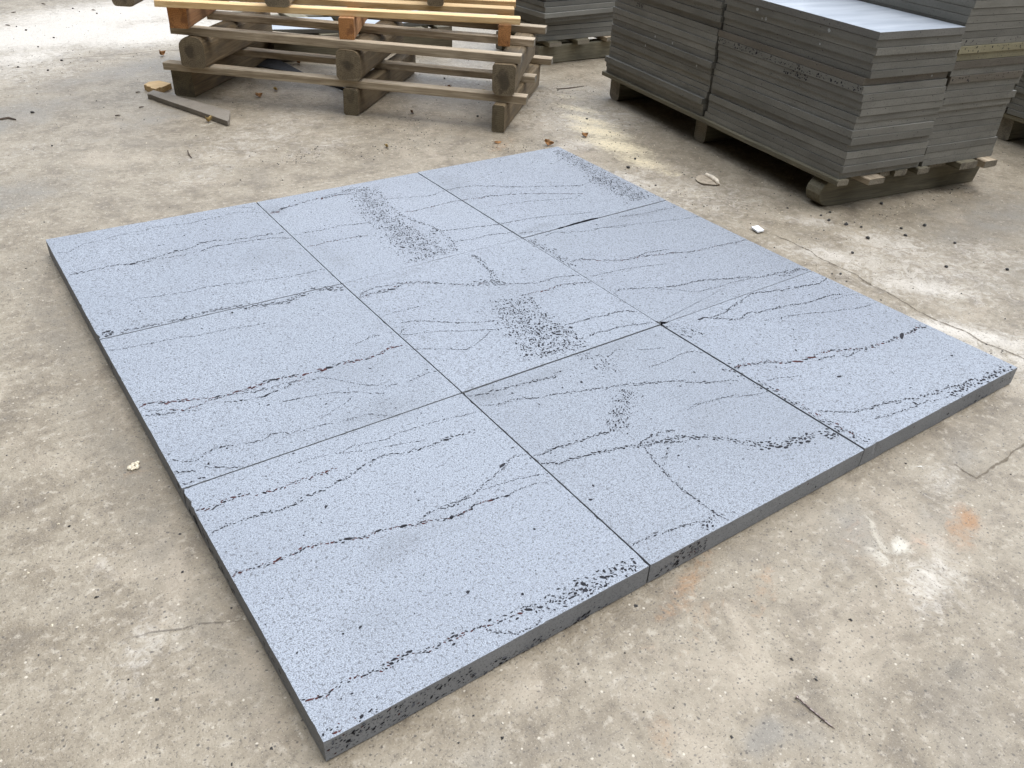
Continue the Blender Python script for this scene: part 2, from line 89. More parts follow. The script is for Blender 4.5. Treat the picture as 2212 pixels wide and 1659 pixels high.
SMUDGES = [(.26, -1.555, .10, .05, .2, .38), (.34, -1.55, .08, .05, 0, .2), (.64, -1.25, .08, .04, -.3, .55), (.78, -1.26, .16, .03, 0, .35), (1.02, -1.245, .14, .03, 0, .3), (1.29, -.585, .09, .03, 0, .55), (1.22, -.60, .06, .02, 0, .4), (.42, -1.19, .18, .07, 0, .35), (.63, -.09, .05, .07, 0, .4), (.64, -.45, .04, .2, 0, .2), (.75, -.66, .15, .02, 0, .25), (.48, -.38, .12, .08, .2, .2), (1.24, -.15, .08, .15, 0, .3), (1.6, -.66, .2, .03, 0, .3), (.42, -1.03, .2, .1, 0, .2), (1.0, -.9, .25, .12, .2, .14), (.15, -1.68, .12, .07, 0, .18)]
def m_slab_top():
    m, nt, b = mat('basalt_textured'); v = coords(nt, jitter=True)
    big = noise(nt, v, 2.2, 4); fine = noise(nt, v, 400, 3, .6); mid = noise(nt, v, 170, 2, .6); mic = noise(nt, v, 700, 2, .6); cl = noise(nt, v, 9, 3)
    c = mixc(nt, ramp(nt, big, .3, .7), (.224, .248, .288), (.264, .290, .333))
    c = mixc(nt, ramp(nt, cl, .56, .78, 0, .55), c, (.205, .222, .25))
    oi = N(nt, 'ShaderNodeObjectInfo'); hv = N(nt, 'ShaderNodeHueSaturation'); L(nt, c, hv.inputs['Color']); L(nt, ramp(nt, oi.outputs['Random'], 0, 1, .90, 1.08), hv.inputs['Value']); c = hv.outputs[0]
    # handling smudges, each at its place on the stone
    g = N(nt, 'ShaderNodeNewGeometry'); nn = noise(nt, v, 14, 4, .65)
    for (x, y, sx, sy, an, k) in SMUDGES:
        mp = N(nt, 'ShaderNodeMapping', vector_type='TEXTURE'); mp.inputs['Location'].default_value = (x, y, .048); mp.inputs['Rotation'].default_value = (0, 0, an); mp.inputs['Scale'].default_value = (sx, sy, .5)
        L(nt, g.outputs['Position'], mp.inputs['Vector']); ln = N(nt, 'ShaderNodeVectorMath', operation='LENGTH'); L(nt, mp.outputs[0], ln.inputs[0])
        dd = mth(nt, 'ADD', ln.outputs['Value'], mth(nt, 'MULTIPLY', mth(nt, 'SUBTRACT', nn, .5), 1.3)); c = mixc(nt, ramp(nt, dd, 1.0, .1, 0, k), c, (.11, .12, .135))
    sp = mth(nt, 'MULTIPLY', ramp(nt, fine, .51, .42, 0, 1), ramp(nt, big, .25, .75, .75, 1))
    c = mixc(nt, sp, c, (.115, .123, .14))
    c = mixc(nt, ramp(nt, mid, .44, .33, 0, .9), c, (.075, .08, .09))
    c = mixc(nt, ramp(nt, mic, .54, .66, 0, .7), c, (.44, .48, .53))
    L(nt, c, b.inputs['Base Color']); b.inputs['Roughness'].default_value = .50; b.inputs['Specular IOR Level'].default_value = .6
    h = mth(nt, 'ADD', fine, mth(nt, 'MULTIPLY', mid, .8)); bump(nt, b, h, .55, .0018); return m
def m_slab_side():
    m, nt, b = mat('basalt_sawn_edge'); v = coords(nt)
    a = noise(nt, v, 6, 4); f = noise(nt, v, 300, 3, .6)
    c = mixc(nt, ramp(nt, a, .3, .7), (.185, .188, .193), (.23, .234, .238)); c = mixc(nt, ramp(nt, f, .5, .36, 0, .5), c, (.08, .085, .09))
    L(nt, c, b.inputs['Base Color']); b.inputs['Roughness'].default_value = .75; bump(nt, b, f, .3, .001); return m
def m_flat(name, col, rough=.9, sc=90, var=.35):
    m, nt, b = mat(name); v = coords(nt); n = noise(nt, v, sc, 3)
    c = mixc(nt, ramp(nt, n, .35, .65), tuple(x * (1 - var) for x in col), tuple(x * (1 + var) for x in col))
    L(nt, c, b.inputs['Base Color']); b.inputs['Roughness'].default_value = rough; b.inputs['Specular IOR Level'].default_value = .25
    bump(nt, b, n, .3, .001); return m
def m_stack(name, c1, c2, rough=.6, top=False):
    m, nt, b = mat(name); v = coords(nt); oi = N(nt, 'ShaderNodeObjectInfo')
    a = noise(nt, v, 5, 4); f = noise(nt, v, 240, 3, .6)
    vs_ = coords(nt, scale=(2, 2, 40)); st = noise(nt, vs_, 4, 3)
    c = mixc(nt, ramp(nt, a, .3, .7), c1, c2)
    c = mixc(nt, ramp(nt, st, .5, .8, 0, .35), c, tuple(x * 1.35 for x in c2))
    c = mixc(nt, ramp(nt, f, .46, .34, 0, .5), c, tuple(x * .45 for x in c1))
    hv = N(nt, 'ShaderNodeHueSaturation'); L(nt, c, hv.inputs['Color']); L(nt, ramp(nt, oi.outputs['Random'], 0, 1, .84, 1.16), hv.inputs['Value'])
    c = hv.outputs[0]
    if top:
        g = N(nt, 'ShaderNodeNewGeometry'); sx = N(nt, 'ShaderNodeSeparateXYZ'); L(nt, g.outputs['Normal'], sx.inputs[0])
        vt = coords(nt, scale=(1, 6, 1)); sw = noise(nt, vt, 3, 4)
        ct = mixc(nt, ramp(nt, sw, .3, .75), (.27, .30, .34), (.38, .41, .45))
        c = mixc(nt, ramp(nt, sx.outputs[2], .6, .9), c, ct)  # upward faces painted pale blue, standing for sky reflected in the polish
    L(nt, c, b.inputs['Base Color']); b.inputs['Roughness'].default_value = rough; bump(nt, b, f, .25, .001); return m
def m_wood(name, c1, c2, dark, stain=.5, grain=1.0, rough=.8):
    m, nt, b = mat(name); v = coords(nt, scale=(1.6, 26, 26)); g = noise(nt, v, 2.5, 6, .65, .6)
    v2 = coords(nt, scale=(1, 3, 3)); s = noise(nt, v2, 3.5, 4, .6); v3 = coords(nt, scale=(4, 160, 160)); fi = noise(nt, v3, 2, 3)
    oi = N(nt, 'ShaderNodeObjectInfo')
    c = mixc(nt, ramp(nt, g, .32, .68), c1, c2); c = mixc(nt, ramp(nt, fi, .5, .3, 0, .5 * grain), c, dark)
    c = mixc(nt, ramp(nt, s, .5, .72, 0, stain), c, dark)
    hv = N(nt, 'ShaderNodeHueSaturation'); L(nt, c, hv.inputs['Color']); L(nt, ramp(nt, oi.outputs['Random'], 0, 1, .82, 1.18), hv.inputs['Value'])
    L(nt, hv.outputs[0], b.inputs['Base Color']); b.inputs['Roughness'].default_value = rough
    bump(nt, b, mth(nt, 'ADD', g, fi), .5, .002); return m
def m_end(name, c1, c2, dark, blob=.6, heart=0):
    m, nt, b = mat(name); t = coords(nt, jitter=False, scale=(0, 1, 1))
    wv = N(nt, 'ShaderNodeTexWave', wave_type='RINGS', rings_direction='X'); wv.inputs['Scale'].default_value = 38; wv.inputs['Distortion'].default_value = 3; wv.inputs['Detail'].default_value = 3; wv.inputs['Detail Scale'].default_value = 2
    L(nt, t, wv.inputs['Vector']); n = noise(nt, coords(nt), 22, 4); n2 = noise(nt, coords(nt), 260, 3)
    c = mixc(nt, mth(nt, 'MULTIPLY', wv.outputs['Fac'], .6), c1, c2); c = mixc(nt, ramp(nt, n, .5, .62, 0, blob), c, dark); c = mixc(nt, ramp(nt, n2, .5, .35, 0, .5), c, dark)
    if heart:
        g = N(nt, 'ShaderNodeTexCoord'); mp = N(nt, 'ShaderNodeMapping', vector_type='TEXTURE'); mp.inputs['Location'].default_value = (0, .002, .062); mp.inputs['Scale'].default_value = (10, .026, .036)
        L(nt, g.outputs['Object'], mp.inputs['Vector']); ln = N(nt, 'ShaderNodeVectorMath', operation='LENGTH'); L(nt, mp.outputs[0], ln.inputs[0])
        c = mixc(nt, ramp(nt, mth(nt, 'ADD', ln.outputs['Value'], mth(nt, 'MULTIPLY', mth(nt, 'SUBTRACT', n, .5), 3.4)), 1.2, .6, 0, heart), c, dark)
    L(nt, c, b.inputs['Base Color']); b.inputs['Roughness'].default_value = .85; bump(nt, b, n2, .5, .002); return m

def m_ground():
    m, nt, b = mat('worn_concrete'); v = coords(nt, jitter=False)
    at = N(nt, 'ShaderNodeAttribute', attribute_name='stain'); a2 = N(nt, 'ShaderNodeAttribute', attribute_name='stain_two')
    s1 = N(nt, 'ShaderNodeSeparateColor'); L(nt, at.outputs['Color'], s1.inputs[0]); s2 = N(nt, 'ShaderNodeSeparateColor'); L(nt, a2.outputs['Color'], s2.inputs[0])
    pale, rust, damp_shade = s1.outputs[0], s1.outputs[1], s1.outputs[2]; saw, white, grey = s2.outputs[0], s2.outputs[1], s2.outputs[2]
    n1 = noise(nt, v, 1.7, 6, .6); n2 = noise(nt, v, 11, 5, .62); n3 = noise(nt, v, 55, 4, .62); n4 = noise(nt, v, 210, 3, .6); n5 = noise(nt, v, 430, 2, .6); n6 = noise(nt, v, 26, 5, .7, 1.5)
    c = mixc(nt, ramp(nt, n1, .32, .68), (.184, .148, .100), (.244, .203, .144))
    c = mixc(nt, ramp(nt, n2, .35, .66, 0, .75), c, (.308, .264, .196))
    c = mixc(nt, ramp(nt, n2, .48, .30, 0, .75), c, (.158, .130, .094))
    c = mixc(nt, ramp(nt, n3, .52, .70, 0, .7), c, (.40, .352, .28))
    c = mixc(nt, ramp(nt, n3, .46, .30, 0, .6), c, (.122, .098, .070))
    n7 = noise(nt, v, 4.2, 5, .6, .8); c = mixc(nt, ramp(nt, n7, .52, .68, 0, .55), c, (.39, .33, .25)); c = mixc(nt, ramp(nt, n7, .46, .32, 0, .38), c, (.155, .130, .098))
    # wet stains with painted shade / grey / pale dust with painted light, patchy
    def patch(mask, nz, k=1.0): return ramp(nt, mth(nt, 'ADD', mask, mth(nt, 'MULTIPLY', mth(nt, 'SUBTRACT', nz, .5), 1.1)), .15, .75, 0, k)
    c = mixc(nt, patch(grey, n2, .65), c, (.170, .158, .138))
    c = mixc(nt, patch(damp_shade, n2, .75), c, (.12, .10, .072))
    c = mixc(nt, patch(pale, n6, .80), c, (.60, .555, .49))
    c = mixc(nt, patch(white, n6, .9), c, (.56, .52, .44))
    c = mixc(nt, patch(rust, n6, .8), c, (.30, .155, .06))
    c = mixc(nt, ramp(nt, mth(nt, 'ADD', saw, mth(nt, 'MULTIPLY', mth(nt, 'SUBTRACT', n3, .5), .9)), .25, 1.0, 0, .9), c, (.72, .62, .42))
    # grains: dark pits and pale grit
    c = mixc(nt, ramp(nt, n4, .43, .33, 0, .75), c, (.075, .062, .05))
    c = mixc(nt, ramp(nt, n5, .60, .72, 0, .7), c, (.48, .43, .35))
    vo = N(nt, 'ShaderNodeTexVoronoi', feature='F1'); vo.inputs['Scale'].default_value = 105; L(nt, v, vo.inputs['Vector'])
    sc = N(nt, 'ShaderNodeSeparateColor'); L(nt, vo.outputs['Color'], sc.inputs[0])
    near = ramp(nt, mth(nt, 'ADD', vo.outputs['Distance'], mth(nt, 'MULTIPLY', mth(nt, 'SUBTRACT', n4, .5), .5)), .26, .16)
    c = mixc(nt, mth(nt, 'MULTIPLY', near, ramp(nt, sc.outputs[0], .80, .84, 0, .85)), c, (.08, .068, .055))
    c = mixc(nt, mth(nt, 'MULTIPLY', near, ramp(nt, sc.outputs[1], .94, .96, 0, .7)), c, (.58, .52, .42))
    L(nt, c, b.inputs['Base Color']); b.inputs['Roughness'].default_value = .52; b.inputs['Specular IOR Level'].default_value = .5
    h = mth(nt, 'ADD', mth(nt, 'ADD', n4, mth(nt, 'MULTIPLY', n3, 1.5)), mth(nt, 'MULTIPLY', n2, 3)); bump(nt, b, h, .6, .003); return m
def m_mark(name, col, k=1.0, sc=60, lo=.25, hi=.75):
    m, nt, b = mat(name); v = coords(nt, jitter=False); at = N(nt, 'ShaderNodeAttribute', attribute_name='fade'); n = noise(nt, v, sc, 5, .65)
    f = ramp(nt, mth(nt, 'ADD', at.outputs['Fac'], mth(nt, 'MULTIPLY', mth(nt, 'SUBTRACT', n, .5), 1.6)), lo, hi, 0, k)
    b.inputs['Base Color'].default_value = (*col, 1); b.inputs['Roughness'].default_value = .9
    L(nt, f, b.inputs['Alpha']); return m

MTOP, MSIDE = m_slab_top(), m_slab_side()
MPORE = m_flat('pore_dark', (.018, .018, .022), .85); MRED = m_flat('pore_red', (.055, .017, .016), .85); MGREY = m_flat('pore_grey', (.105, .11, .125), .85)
MST = m_stack('sawn_basalt', (.150, .144, .124), (.200, .193, .168)); MOL = m_stack('sawn_basalt_yellow', (.20, .18, .11), (.27, .245, .155)); MBR = m_stack('sawn_basalt_brown', (.115, .100, .078), (.155, .135, .108))
MSTT = m_stack('honed_basalt', (.13, .128, .118), (.17, .166, .154), .42, True)
MW_OLD = m_wood('weathered_board', (.28, .218, .145), (.50, .415, .30), (.10, .075, .05), .6)
MW_LOG = m_wood('weathered_beam', (.125, .087, .044), (.21, .152, .082), (.06, .05, .035), .7)
MW_NEW = m_wood('fresh_board', (.55, .35, .15), (.74, .54, .29), (.42, .26, .12), .35, .5)
MW_ORG = m_wood('orange_block', (.30, .14, .055), (.40, .21, .09), (.15, .07, .03), .5)
MW_DAMP = m_wood('damp_beam', (.13, .115, .075), (.20, .175, .115), (.05, .045, .03), .6)
ME_LOG = m_end('beam_end', (.25, .20, .13), (.17, .135, .085), (.045, .036, .026), .25, .7); ME_BEAM = m_end('beam_cut', (.20, .165, .105), (.14, .112, .07), (.06, .05, .036), .4); ME_OLD = m_end('board_end', (.24, .21, .16), (.17, .145, .105), (.08, .07, .05), .5)
ME_ORG = m_end('block_end', (.52, .25, .09), (.40, .17, .06), (.15, .06, .025), .6); ME_NEW = m_end('fresh_end', (.66, .5, .28), (.55, .38, .2), (.4, .26, .13), .3)
MLEAF = m_flat('dry_leaf', (.25, .125, .045), .7, 60, .4); MLEAFY = m_flat('yellow_leaf', (.40, .28, .11), .7, 60, .3); MLEAFD = m_flat('brown_leaf', (.10, .05, .026), .75, 60, .4)
MROCK = m_flat('stone_chip', (.06, .058, .056), .8, 120, .4); MTWIG = m_flat('twig', (.11, .085, .065), .85, 80, .3)
MBLACK = m_flat('black_rubber', (.018, .018, .02), .6, 60, .4); MCHALK = m_flat('pale_spot', (.42, .43, .42), .9, 200, .2)
MPALE = m_flat('pale_crumb', (.62, .55, .42), .9, 200, .25); MSTEEL, _nt, _b = mat('rusty_steel')
_c = mixc(_nt, ramp(_nt, noise(_nt, coords(_nt), 180, 3), .4, .6), (.10, .07, .06), (.30, .25, .24)); _nt.links.new(_c, _b.inputs['Base Color']); _b.inputs['Metallic'].default_value = .7; _b.inputs['Roughness'].default_value = .45

# ------------------------------------------------------------------ helpers
def tag(o, label=None, cat=None, group=None, kind=None):
    if label: o['label'] = label
    if cat: o['category'] = cat
    if group: o['group'] = group
    if kind: o['kind'] = kind
    return o
def obj(name, bm, mats, parent=None, loc=(0, 0, 0), rz=0, smooth=False):
    me = bpy.data.meshes.new(name)
    if isinstance(bm, tuple): me.from_pydata(bm[0], [], bm[1])
    else: bm.to_mesh(me); bm.free()
    for mm in (mats if isinstance(mats, (list, tuple)) else [mats]): me.materials.append(mm)
    if smooth:
        for p in me.polygons: p.use_smooth = True
    o = bpy.data.objects.new(name, me); C.objects.link(o); o.location = loc; o.rotation_euler = (0, 0, rz)
    if parent: o.parent = parent
    return o
def empty(name, loc, rz=0):
    o = bpy.data.objects.new(name, None); C.objects.link(o); o.location = loc; o.rotation_euler = (0, 0, rz); o.empty_display_size = .1; return o
def bev(o, wd=.0015, seg=1):
    md = o.modifiers.new('bevel', 'BEVEL'); md.width = wd; md.segments = seg; md.limit_method = 'ANGLE'; md.angle_limit = math.radians(40); return o

# ------------------------------------------------------------------ ground: one sheet to the horizon, fine grid near the camera
def axis(lo, hi, st, far=60):
    a = []; x = lo
    while x < hi: a.append(x); x += st
    a.append(hi); s = st; x = hi
    while x < far: s *= 1.5; x += s; a.append(x)
    s = st; x = lo; pre = []
    while x > -far: s *= 1.5; x -= s; pre.append(x)
    return pre[::-1] + a
STAINS = {  # kind: (x, y, rx, ry, angle, strength)
 'pale': [(2.25, .35, .35, .3, 0, .42), (2.0, -.5, .3, .4, .4, .38), (2.2, -1.3, .4, .3, -.9, .4), (1.95, -1.75, .3, .2, -.9, .4), (.9, .75, .6, .25, .6, .32), (2.4, .8, .3, .3, 0, .3), (.2, 2.2, .6, .4, .4, .4), (.55, 2.9, .5, .35, .4, .95), (1.05, 2.75, .5, .3, .3, .9), (.97, 3.3, .8, .4, .3, .8), (.35, 2.4, .35, .2, .5, .6), (1.5, 2.3, .3, .3, 0, .6), (2.3, 1.15, .3, .15, .3, .35), (2.05, -1.13, .22, .08, -.9, .55), (2.3, -1.15, .2, .1, -.8, .5), (2.1, -1.4, .2, .08, -.9, .6), (1.95, -1.62, .2, .05, -1.0, .75), (2.2, -.9, .12, .05, -.8, .5), (1.84, -1.54, .15, .04, -1.0, .45), (2.5, -1.35, .2, .12, -.8, .4), (2.0, .1, .15, .1, 0, .45), (1.9, -.3, .25, .12, -1.1, .45), (.1, .95, .3, .15, .5, .25), (.6, .45, .3, .1, .6, .3), (1.1, .55, .3, .1, .6, .3), (-.14, -1.5, .1, .06, 1, .35), (-.16, -1.3, .06, .04, 1, .3), (.44, -1.96, .05, .03, 1, .3), (1.05, -2.08, .12, .06, .4, .45), (1.3, -1.95, .1, .05, .5, .35)],  # pale dust patches, with the brighter light at far left painted in
 'rust': [(1.249, -2.037, .035, .022, .5, .95), (1.20, -2.045, .06, .03, .5, .5), (1.10, -2.03, .05, .02, .4, .45), (.66, -1.86, .13, .018, .35, .5), (.62, -1.93, .12, .02, .35, .28), (.76, -1.94, .1, .02, .5, .35), (2.336, -.734, .05, .05, 0, .15), (1.7, .23, .12, .04, .6, .38), (1.03, -1.95, .08, .03, .2, .3), (-.05, -1.05, .05, .03, .3, .25), (.42, -2.05, .04, .02, 1, .4)],
 'damp_shade': [(-.06, -.35, .07, .5, 0, .45), (-.06, -1.1, .07, .5, 0, .5), (-.05, -1.6, .05, .25, 0, .45), (.3, -1.85, .35, .02, 0, .28), (1.0, -1.845, .5, .016, 0, .40), (2.76, -1.05, .5, .05, -.14, .45), (1.55, .6, .14, .04, .65, .35), (.9, .50, .1, .05, .6, .3), (1.3, .35, .3, .05, .6, .3), (-.045, -1.04, .03, .02, .5, .7), (.75, -2.18, .02, .015, .4, .7), (.90, -2.22, .03, .02, 0, .6), (.88, -2.05, .03, .02, 0, .5), (.60, -2.09, .02, .012, 0, .5), (1.8, 1.2, .8, .35, -.8, .35)],  # wet stains mixed with painted shade along the slabs and under the pallets
 'saw': [(2.32, .50, .16, .05, -1.1, .7), (2.25, .34, .16, .06, -1.2, .85), (2.19, .20, .16, .08, -1.2, .95), (2.13, .02, .18, .09, -1.3, .9), (2.09, -.18, .14, .07, -1.3, .75), (2.1, -.33, .06, .03, -1.1, .7), (2.4, .7, .12, .05, -1.0, .5), (2.55, .9, .1, .05, 0, .4), (1.9, .1, .1, .06, 0, .3), (2.0, -.5, .2, .12, -1.1, .35)],
 'white': [(1.03, -1.90, .012, .03, .1, .0), (1.025, -1.996, .022, .008, .5, .95), (1.062, -2.012, .018, .008, .2, .9), (.80, 1.45, .02, .02, 0, 0.)],
 'grey': [(.05, 1.4, .4, .2, .5, .7), (-.05, .5, .3, .15, .5, .6), (-.2, -.1, .12, .1, 0, .45), (.8, 2.0, .6, .15, .45, .6), (.7, 1.2, .5, .12, .5, .45), (.548, -2.13, .05, .018, .3, .9), (.60, -2.17, .05, .03, 0, .45), (1.02, -1.94, .12, .06, .3, .55), (1.2, -2.0, .08, .05, .3, .4), (1.45, -1.9, .15, .04, .5, .5), (2.9, -1.25, .6, .2, -.15, .55), (2.5, .8, .2, .3, .4, .4), (2.2, .75, .2, .3, .4, .4), (2.65, -1.6, .4, .2, -.3, .45), (.1, -2.0, .2, .08, .5, .4), (.4, -2.15, .1, .04, .2, .4)]}
def build_ground():
    xs = axis(-1.6, 4.6, .03); ys = axis(-2.7, 4.2, .03); nx = len(xs); ny = len(ys)
    vv = [(x, y, 0.) for y in ys for x in xs]
    ff = [(j * nx + i, j * nx + i + 1, (j + 1) * nx + i + 1, (j + 1) * nx + i) for j in range(ny - 1) for i in range(nx - 1)]
    col = {k: [0.] * len(vv) for k in STAINS}
    for k, l in STAINS.items():
        for (cx, cy, rx, ry, an, s) in l:
            ca, sa = math.cos(an), math.sin(an); rm = 2.3 * max(rx, ry)
            rx = max(rx, .02); ry = max(ry, .02)
            for j, y in enumerate(ys):
                if abs(y - cy) > rm: continue
                for i, x in enumerate(xs):
                    if abs(x - cx) > rm: continue
                    dx, dy = x - cx, y - cy; u = (dx * ca + dy * sa) / rx; t = (-dx * sa + dy * ca) / ry
                    g = s * math.exp(-.8 * (u * u + t * t)); q = j * nx + i
                    if g > col[k][q]: col[k][q] = g
    nv = len(vv)
    mats = [m_ground(), m_mark('crack_line', (.15, .12, .085), .75, 45, .45, 1.0), m_mark('hairline_crack', (.12, .10, .08), .5, 60, .5, 1.0),
            m_mark('white_scratch', (.75, .72, .65), .9, 90, .35, .8), m_mark('plaster_streak', (.56, .51, .42), .6, 50, .35, 1.0), m_mark('dark_scuff', (.09, .075, .06), .8, 90, .35, .8)]
    mi = [0] * len(ff); fade = [0.] * nv
    spec = {'crack': (1, .0065), 'thincrack': (2, .0045), 'pale': (3, .004), 'palewide': (4, .011), 'darkmark': (5, .004)}
    for k, l in MARKS.items():
        si, wd = spec[k]
        for p in l:
            pts = [Vector((p[i] / 1000, p[i + 1] / 1000, 0)) for i in range(0, len(p), 2)]
            fine = []
            for a, b2 in zip(pts, pts[1:]):
                n = max(2, int((b2 - a).length / .012))
                for t in range(n): fine.append(a.lerp(b2, t / n))
            fine.append(pts[-1]); base = len(vv); n = len(fine)
            for i, q in enumerate(fine):
                tdir = (fine[min(i + 1, n - 1)] - fine[max(i - 1, 0)]).normalized(); nr = Vector((-tdir.y, tdir.x, 0))
                q = q + nr * (mnoise.noise(q * 22) * .006 + mnoise.noise(q * 70) * .003)
                e = min(1, min(i, n - 1 - i) / 4)
                ww = wd * (.8 + .6 * mnoise.noise(q * 15 + Vector((5, 5, 5))))
                for o_, f_ in ((-1, 0), (0, 1), (1, 0)):
                    r = q + nr * o_ * ww * 1.4; vv.append((r.x, r.y, .0012)); fade.append(f_ * e)
            for i in range(n - 1):
                for s in (0, 1):
                    ff.append((base + i * 3 + s, base + (i + 1) * 3 + s, base + (i + 1) * 3 + s + 1, base + i * 3 + s + 1)[::-1]); mi.append(si)
    me = bpy.data.meshes.new('ground'); me.from_pydata(vv, [], ff)
    for mm in mats: me.materials.append(mm)
    me.polygons.foreach_set('material_index', mi)
    ex = len(vv) - nv
    for nm, ks in (('stain', ('pale', 'rust', 'damp_shade')), ('stain_two', ('saw', 'white', 'grey'))):
        at = me.color_attributes.new(nm, 'FLOAT_COLOR', 'POINT'); buf = []
        for i in range(nv): buf += [col[ks[0]][i], col[ks[1]][i], col[ks[2]][i], 1.]
        buf += [0, 0, 0, 1] * ex; at.data.foreach_set('color', buf)
    at = me.attributes.new('fade', 'FLOAT', 'POINT'); at.data.foreach_set('value', fade)
    o = bpy.data.objects.new('ground', me); C.objects.link(o); tag(o, 'worn beige concrete yard floor with cracks, grit and stains', None, None, 'structure')
build_ground()

# ------------------------------------------------------------------ the nine laid slabs
TH = .048
def slab_poly(r, c):
    p = [Vector((*NODES[k], 0)) / 1000 for k in ((r, c), (r + 1, c), (r + 1, c + 1), (r, c + 1))]   # back-left, front-left, front-right, back-right
    return p
GAP = {('c', 1, 0): .0015, ('c', 1, 1): .0010, ('c', 1, 2): .0018, ('c', 2, 0): .0010, ('c', 2, 1): .0011, ('c', 2, 2): .0013, ('r', 1, 0): .0009, ('r', 1, 1): .0011, ('r', 1, 2): .0013, ('r', 2, 0): .0012, ('r', 2, 1): .0010, ('r', 2, 2): .0010}
CHIPS = {(0, 2): [(1.435, -.619, .060, .0100), (1.36, -.620, .045, .0045)], (1, 2): [(1.196, -1.222, .018, .011)], (2, 2): [(1.2, -1.228, .02, .004)], (0, 1): [(.9, -.63, .05, .002)],
         (2, 1): [(.606, -1.225, .010, .004)], (2, 0): [(.60, -1.81, .012, .003), (.0, -1.26, .008, .004), (0.004, -1.225, .008, .006)], (0, 0): [(0, -.6, .012, .005)]}
def inset(p, r, c):
    q = []
    for i in range(4):
        a, b = p[i], p[(i + 1) % 4]
        e = ('c', c, r) if i == 0 else ('r', r + 1, c) if i == 1 else ('c', c + 1, r) if i == 2 else ('r', r, c)
        q.append((a, b, GAP.get(e, 0.)))
    lines = []
    for a, b, g in q:
        d = (b - a).normalized(); n = Vector((-d.y, d.x, 0)); lines.append((a + n * g, d))   # ccw polygon: left normal points in
    out = []
    for i in range(4):
        (a, d), (b, e) = lines[i - 1], lines[i]
        den = d.x * e.y - d.y * e.x; t = ((b.x - a.x) * e.y - (b.y - a.y) * e.x) / den; out.append(a + d * t)
    return out
def blob(out, mi, cx, cy, r, el, ang, mat, frame, z, k=8):
    # an irregular little polygon; frame maps (u, v) to 3-D
    base = len(out[0]); ca, sa = math.cos(ang), math.sin(ang)
    for i in range(k):
        t = 2 * math.pi * i / k; rr_ = r * (.72 + .5 * R.random()); u = math.cos(t) * rr_ * el; v = math.sin(t) * rr_
        out[0].append(frame(cx + u * ca - v * sa, cy + u * sa + v * ca, z))
    out[1].append(tuple(range(base, base + k))); mi.append(mat)
def pick(red, size):
    x = R.random()
    if x < red: return 3
    return 2 if x < .93 or size > 3 else 4
HASH = {}
PORES = []      # (x, y, r, elongation, angle, material)
for (p, w0, w1, s0, s1, dens, el, red) in sorted(VEINS, key=lambda q: q[1] != .5):
    pts = [Vector((p[i], p[i + 1], 0)) for i in range(0, len(p), 2)]; ln = [0]
    for a, b in zip(pts, pts[1:]): ln.append(ln[-1] + (b - a).length)
    tot = ln[-1]
    if tot < 1: continue
    wide = max(w0, w1) > 18; lensy = w0 == .5; n = max(2, int(tot / 10 * dens * (2.4 if wide else 1 if lensy else 1.5))); sd_ = R.random() * 100; wide = max(w0, w1) > 18
    for k in range(n):
        s = R.random() * tot if w0 > 3 else (k + R.uniform(.1, .9)) / n * tot
        j = max(i for i in range(len(pts) - 1) if ln[i] <= s); f = (s - ln[j]) / max(1e-6, ln[j + 1] - ln[j]); q = pts[j].lerp(pts[j + 1], f)
        dv = (pts[j + 1] - pts[j]).normalized(); nv_ = Vector((-dv.y, dv.x, 0)); f = s / tot; wd = (w0 + (w1 - w0) * f) * (.8 if wide else 1); sz = s0 + (s1 - s0) * f
        if not wide and mnoise.noise(Vector((s / 28, sd_, 0))) < -.38 and R.random() < .7: continue
        off = (max(-1.7, min(1.7, R.gauss(0, .68))) if wide else R.gauss(0, .62) * (1.6 if w0 < 3 else 1)) * wd + mnoise.noise(Vector((s / 35, sd_, 3))) * (3.5 if not wide else 8)
        if wide and mnoise.noise(Vector((q.x + nv_.x * off, q.y + nv_.y * off, 0)) / 16) < -.30: continue
        q = q + nv_ * off
        far_ = 1.0 if (q.x < 620 and q.y < -1150) else 1.2 if q.x < 1150 else 1.3
        rad = far_ * sz * math.exp(R.gauss(-.18, .36)) / 2 * (.66 * math.exp(R.gauss(0, .25)) if wide else (.78 if q.x < 620 else .9) if lensy else .88)
        e = 1 + (el - 1) * R.uniform(.3, 1.5) * (1.15 if not wide and not lensy else 1)
        an = math.atan2(dv.y, dv.x) + R.gauss(0, .35 if not wide else .7)
        cell = (int(q.x // 12), int(q.y // 12)); clash = False
        for cx_ in (-1, 0, 1):
            for cy_ in (-1, 0, 1):
                for (px, py, pr) in HASH.get((cell[0] + cx_, cell[1] + cy_), ()):
                    if math.hypot(px - q.x, py - q.y) < (.9 if wide or w0 > 6 else .88) * (pr + rad * (1 + (e - 1) * .5)): clash = True
        if clash: continue
        HASH.setdefault(cell, []).append((q.x, q.y, rad * (1 + (e - 1) * .5)))
        PORES.append((q.x / 1000, q.y / 1000, min(rad, sz * .75) / 1000, e, an, pick(red, sz)))
HAIR = []
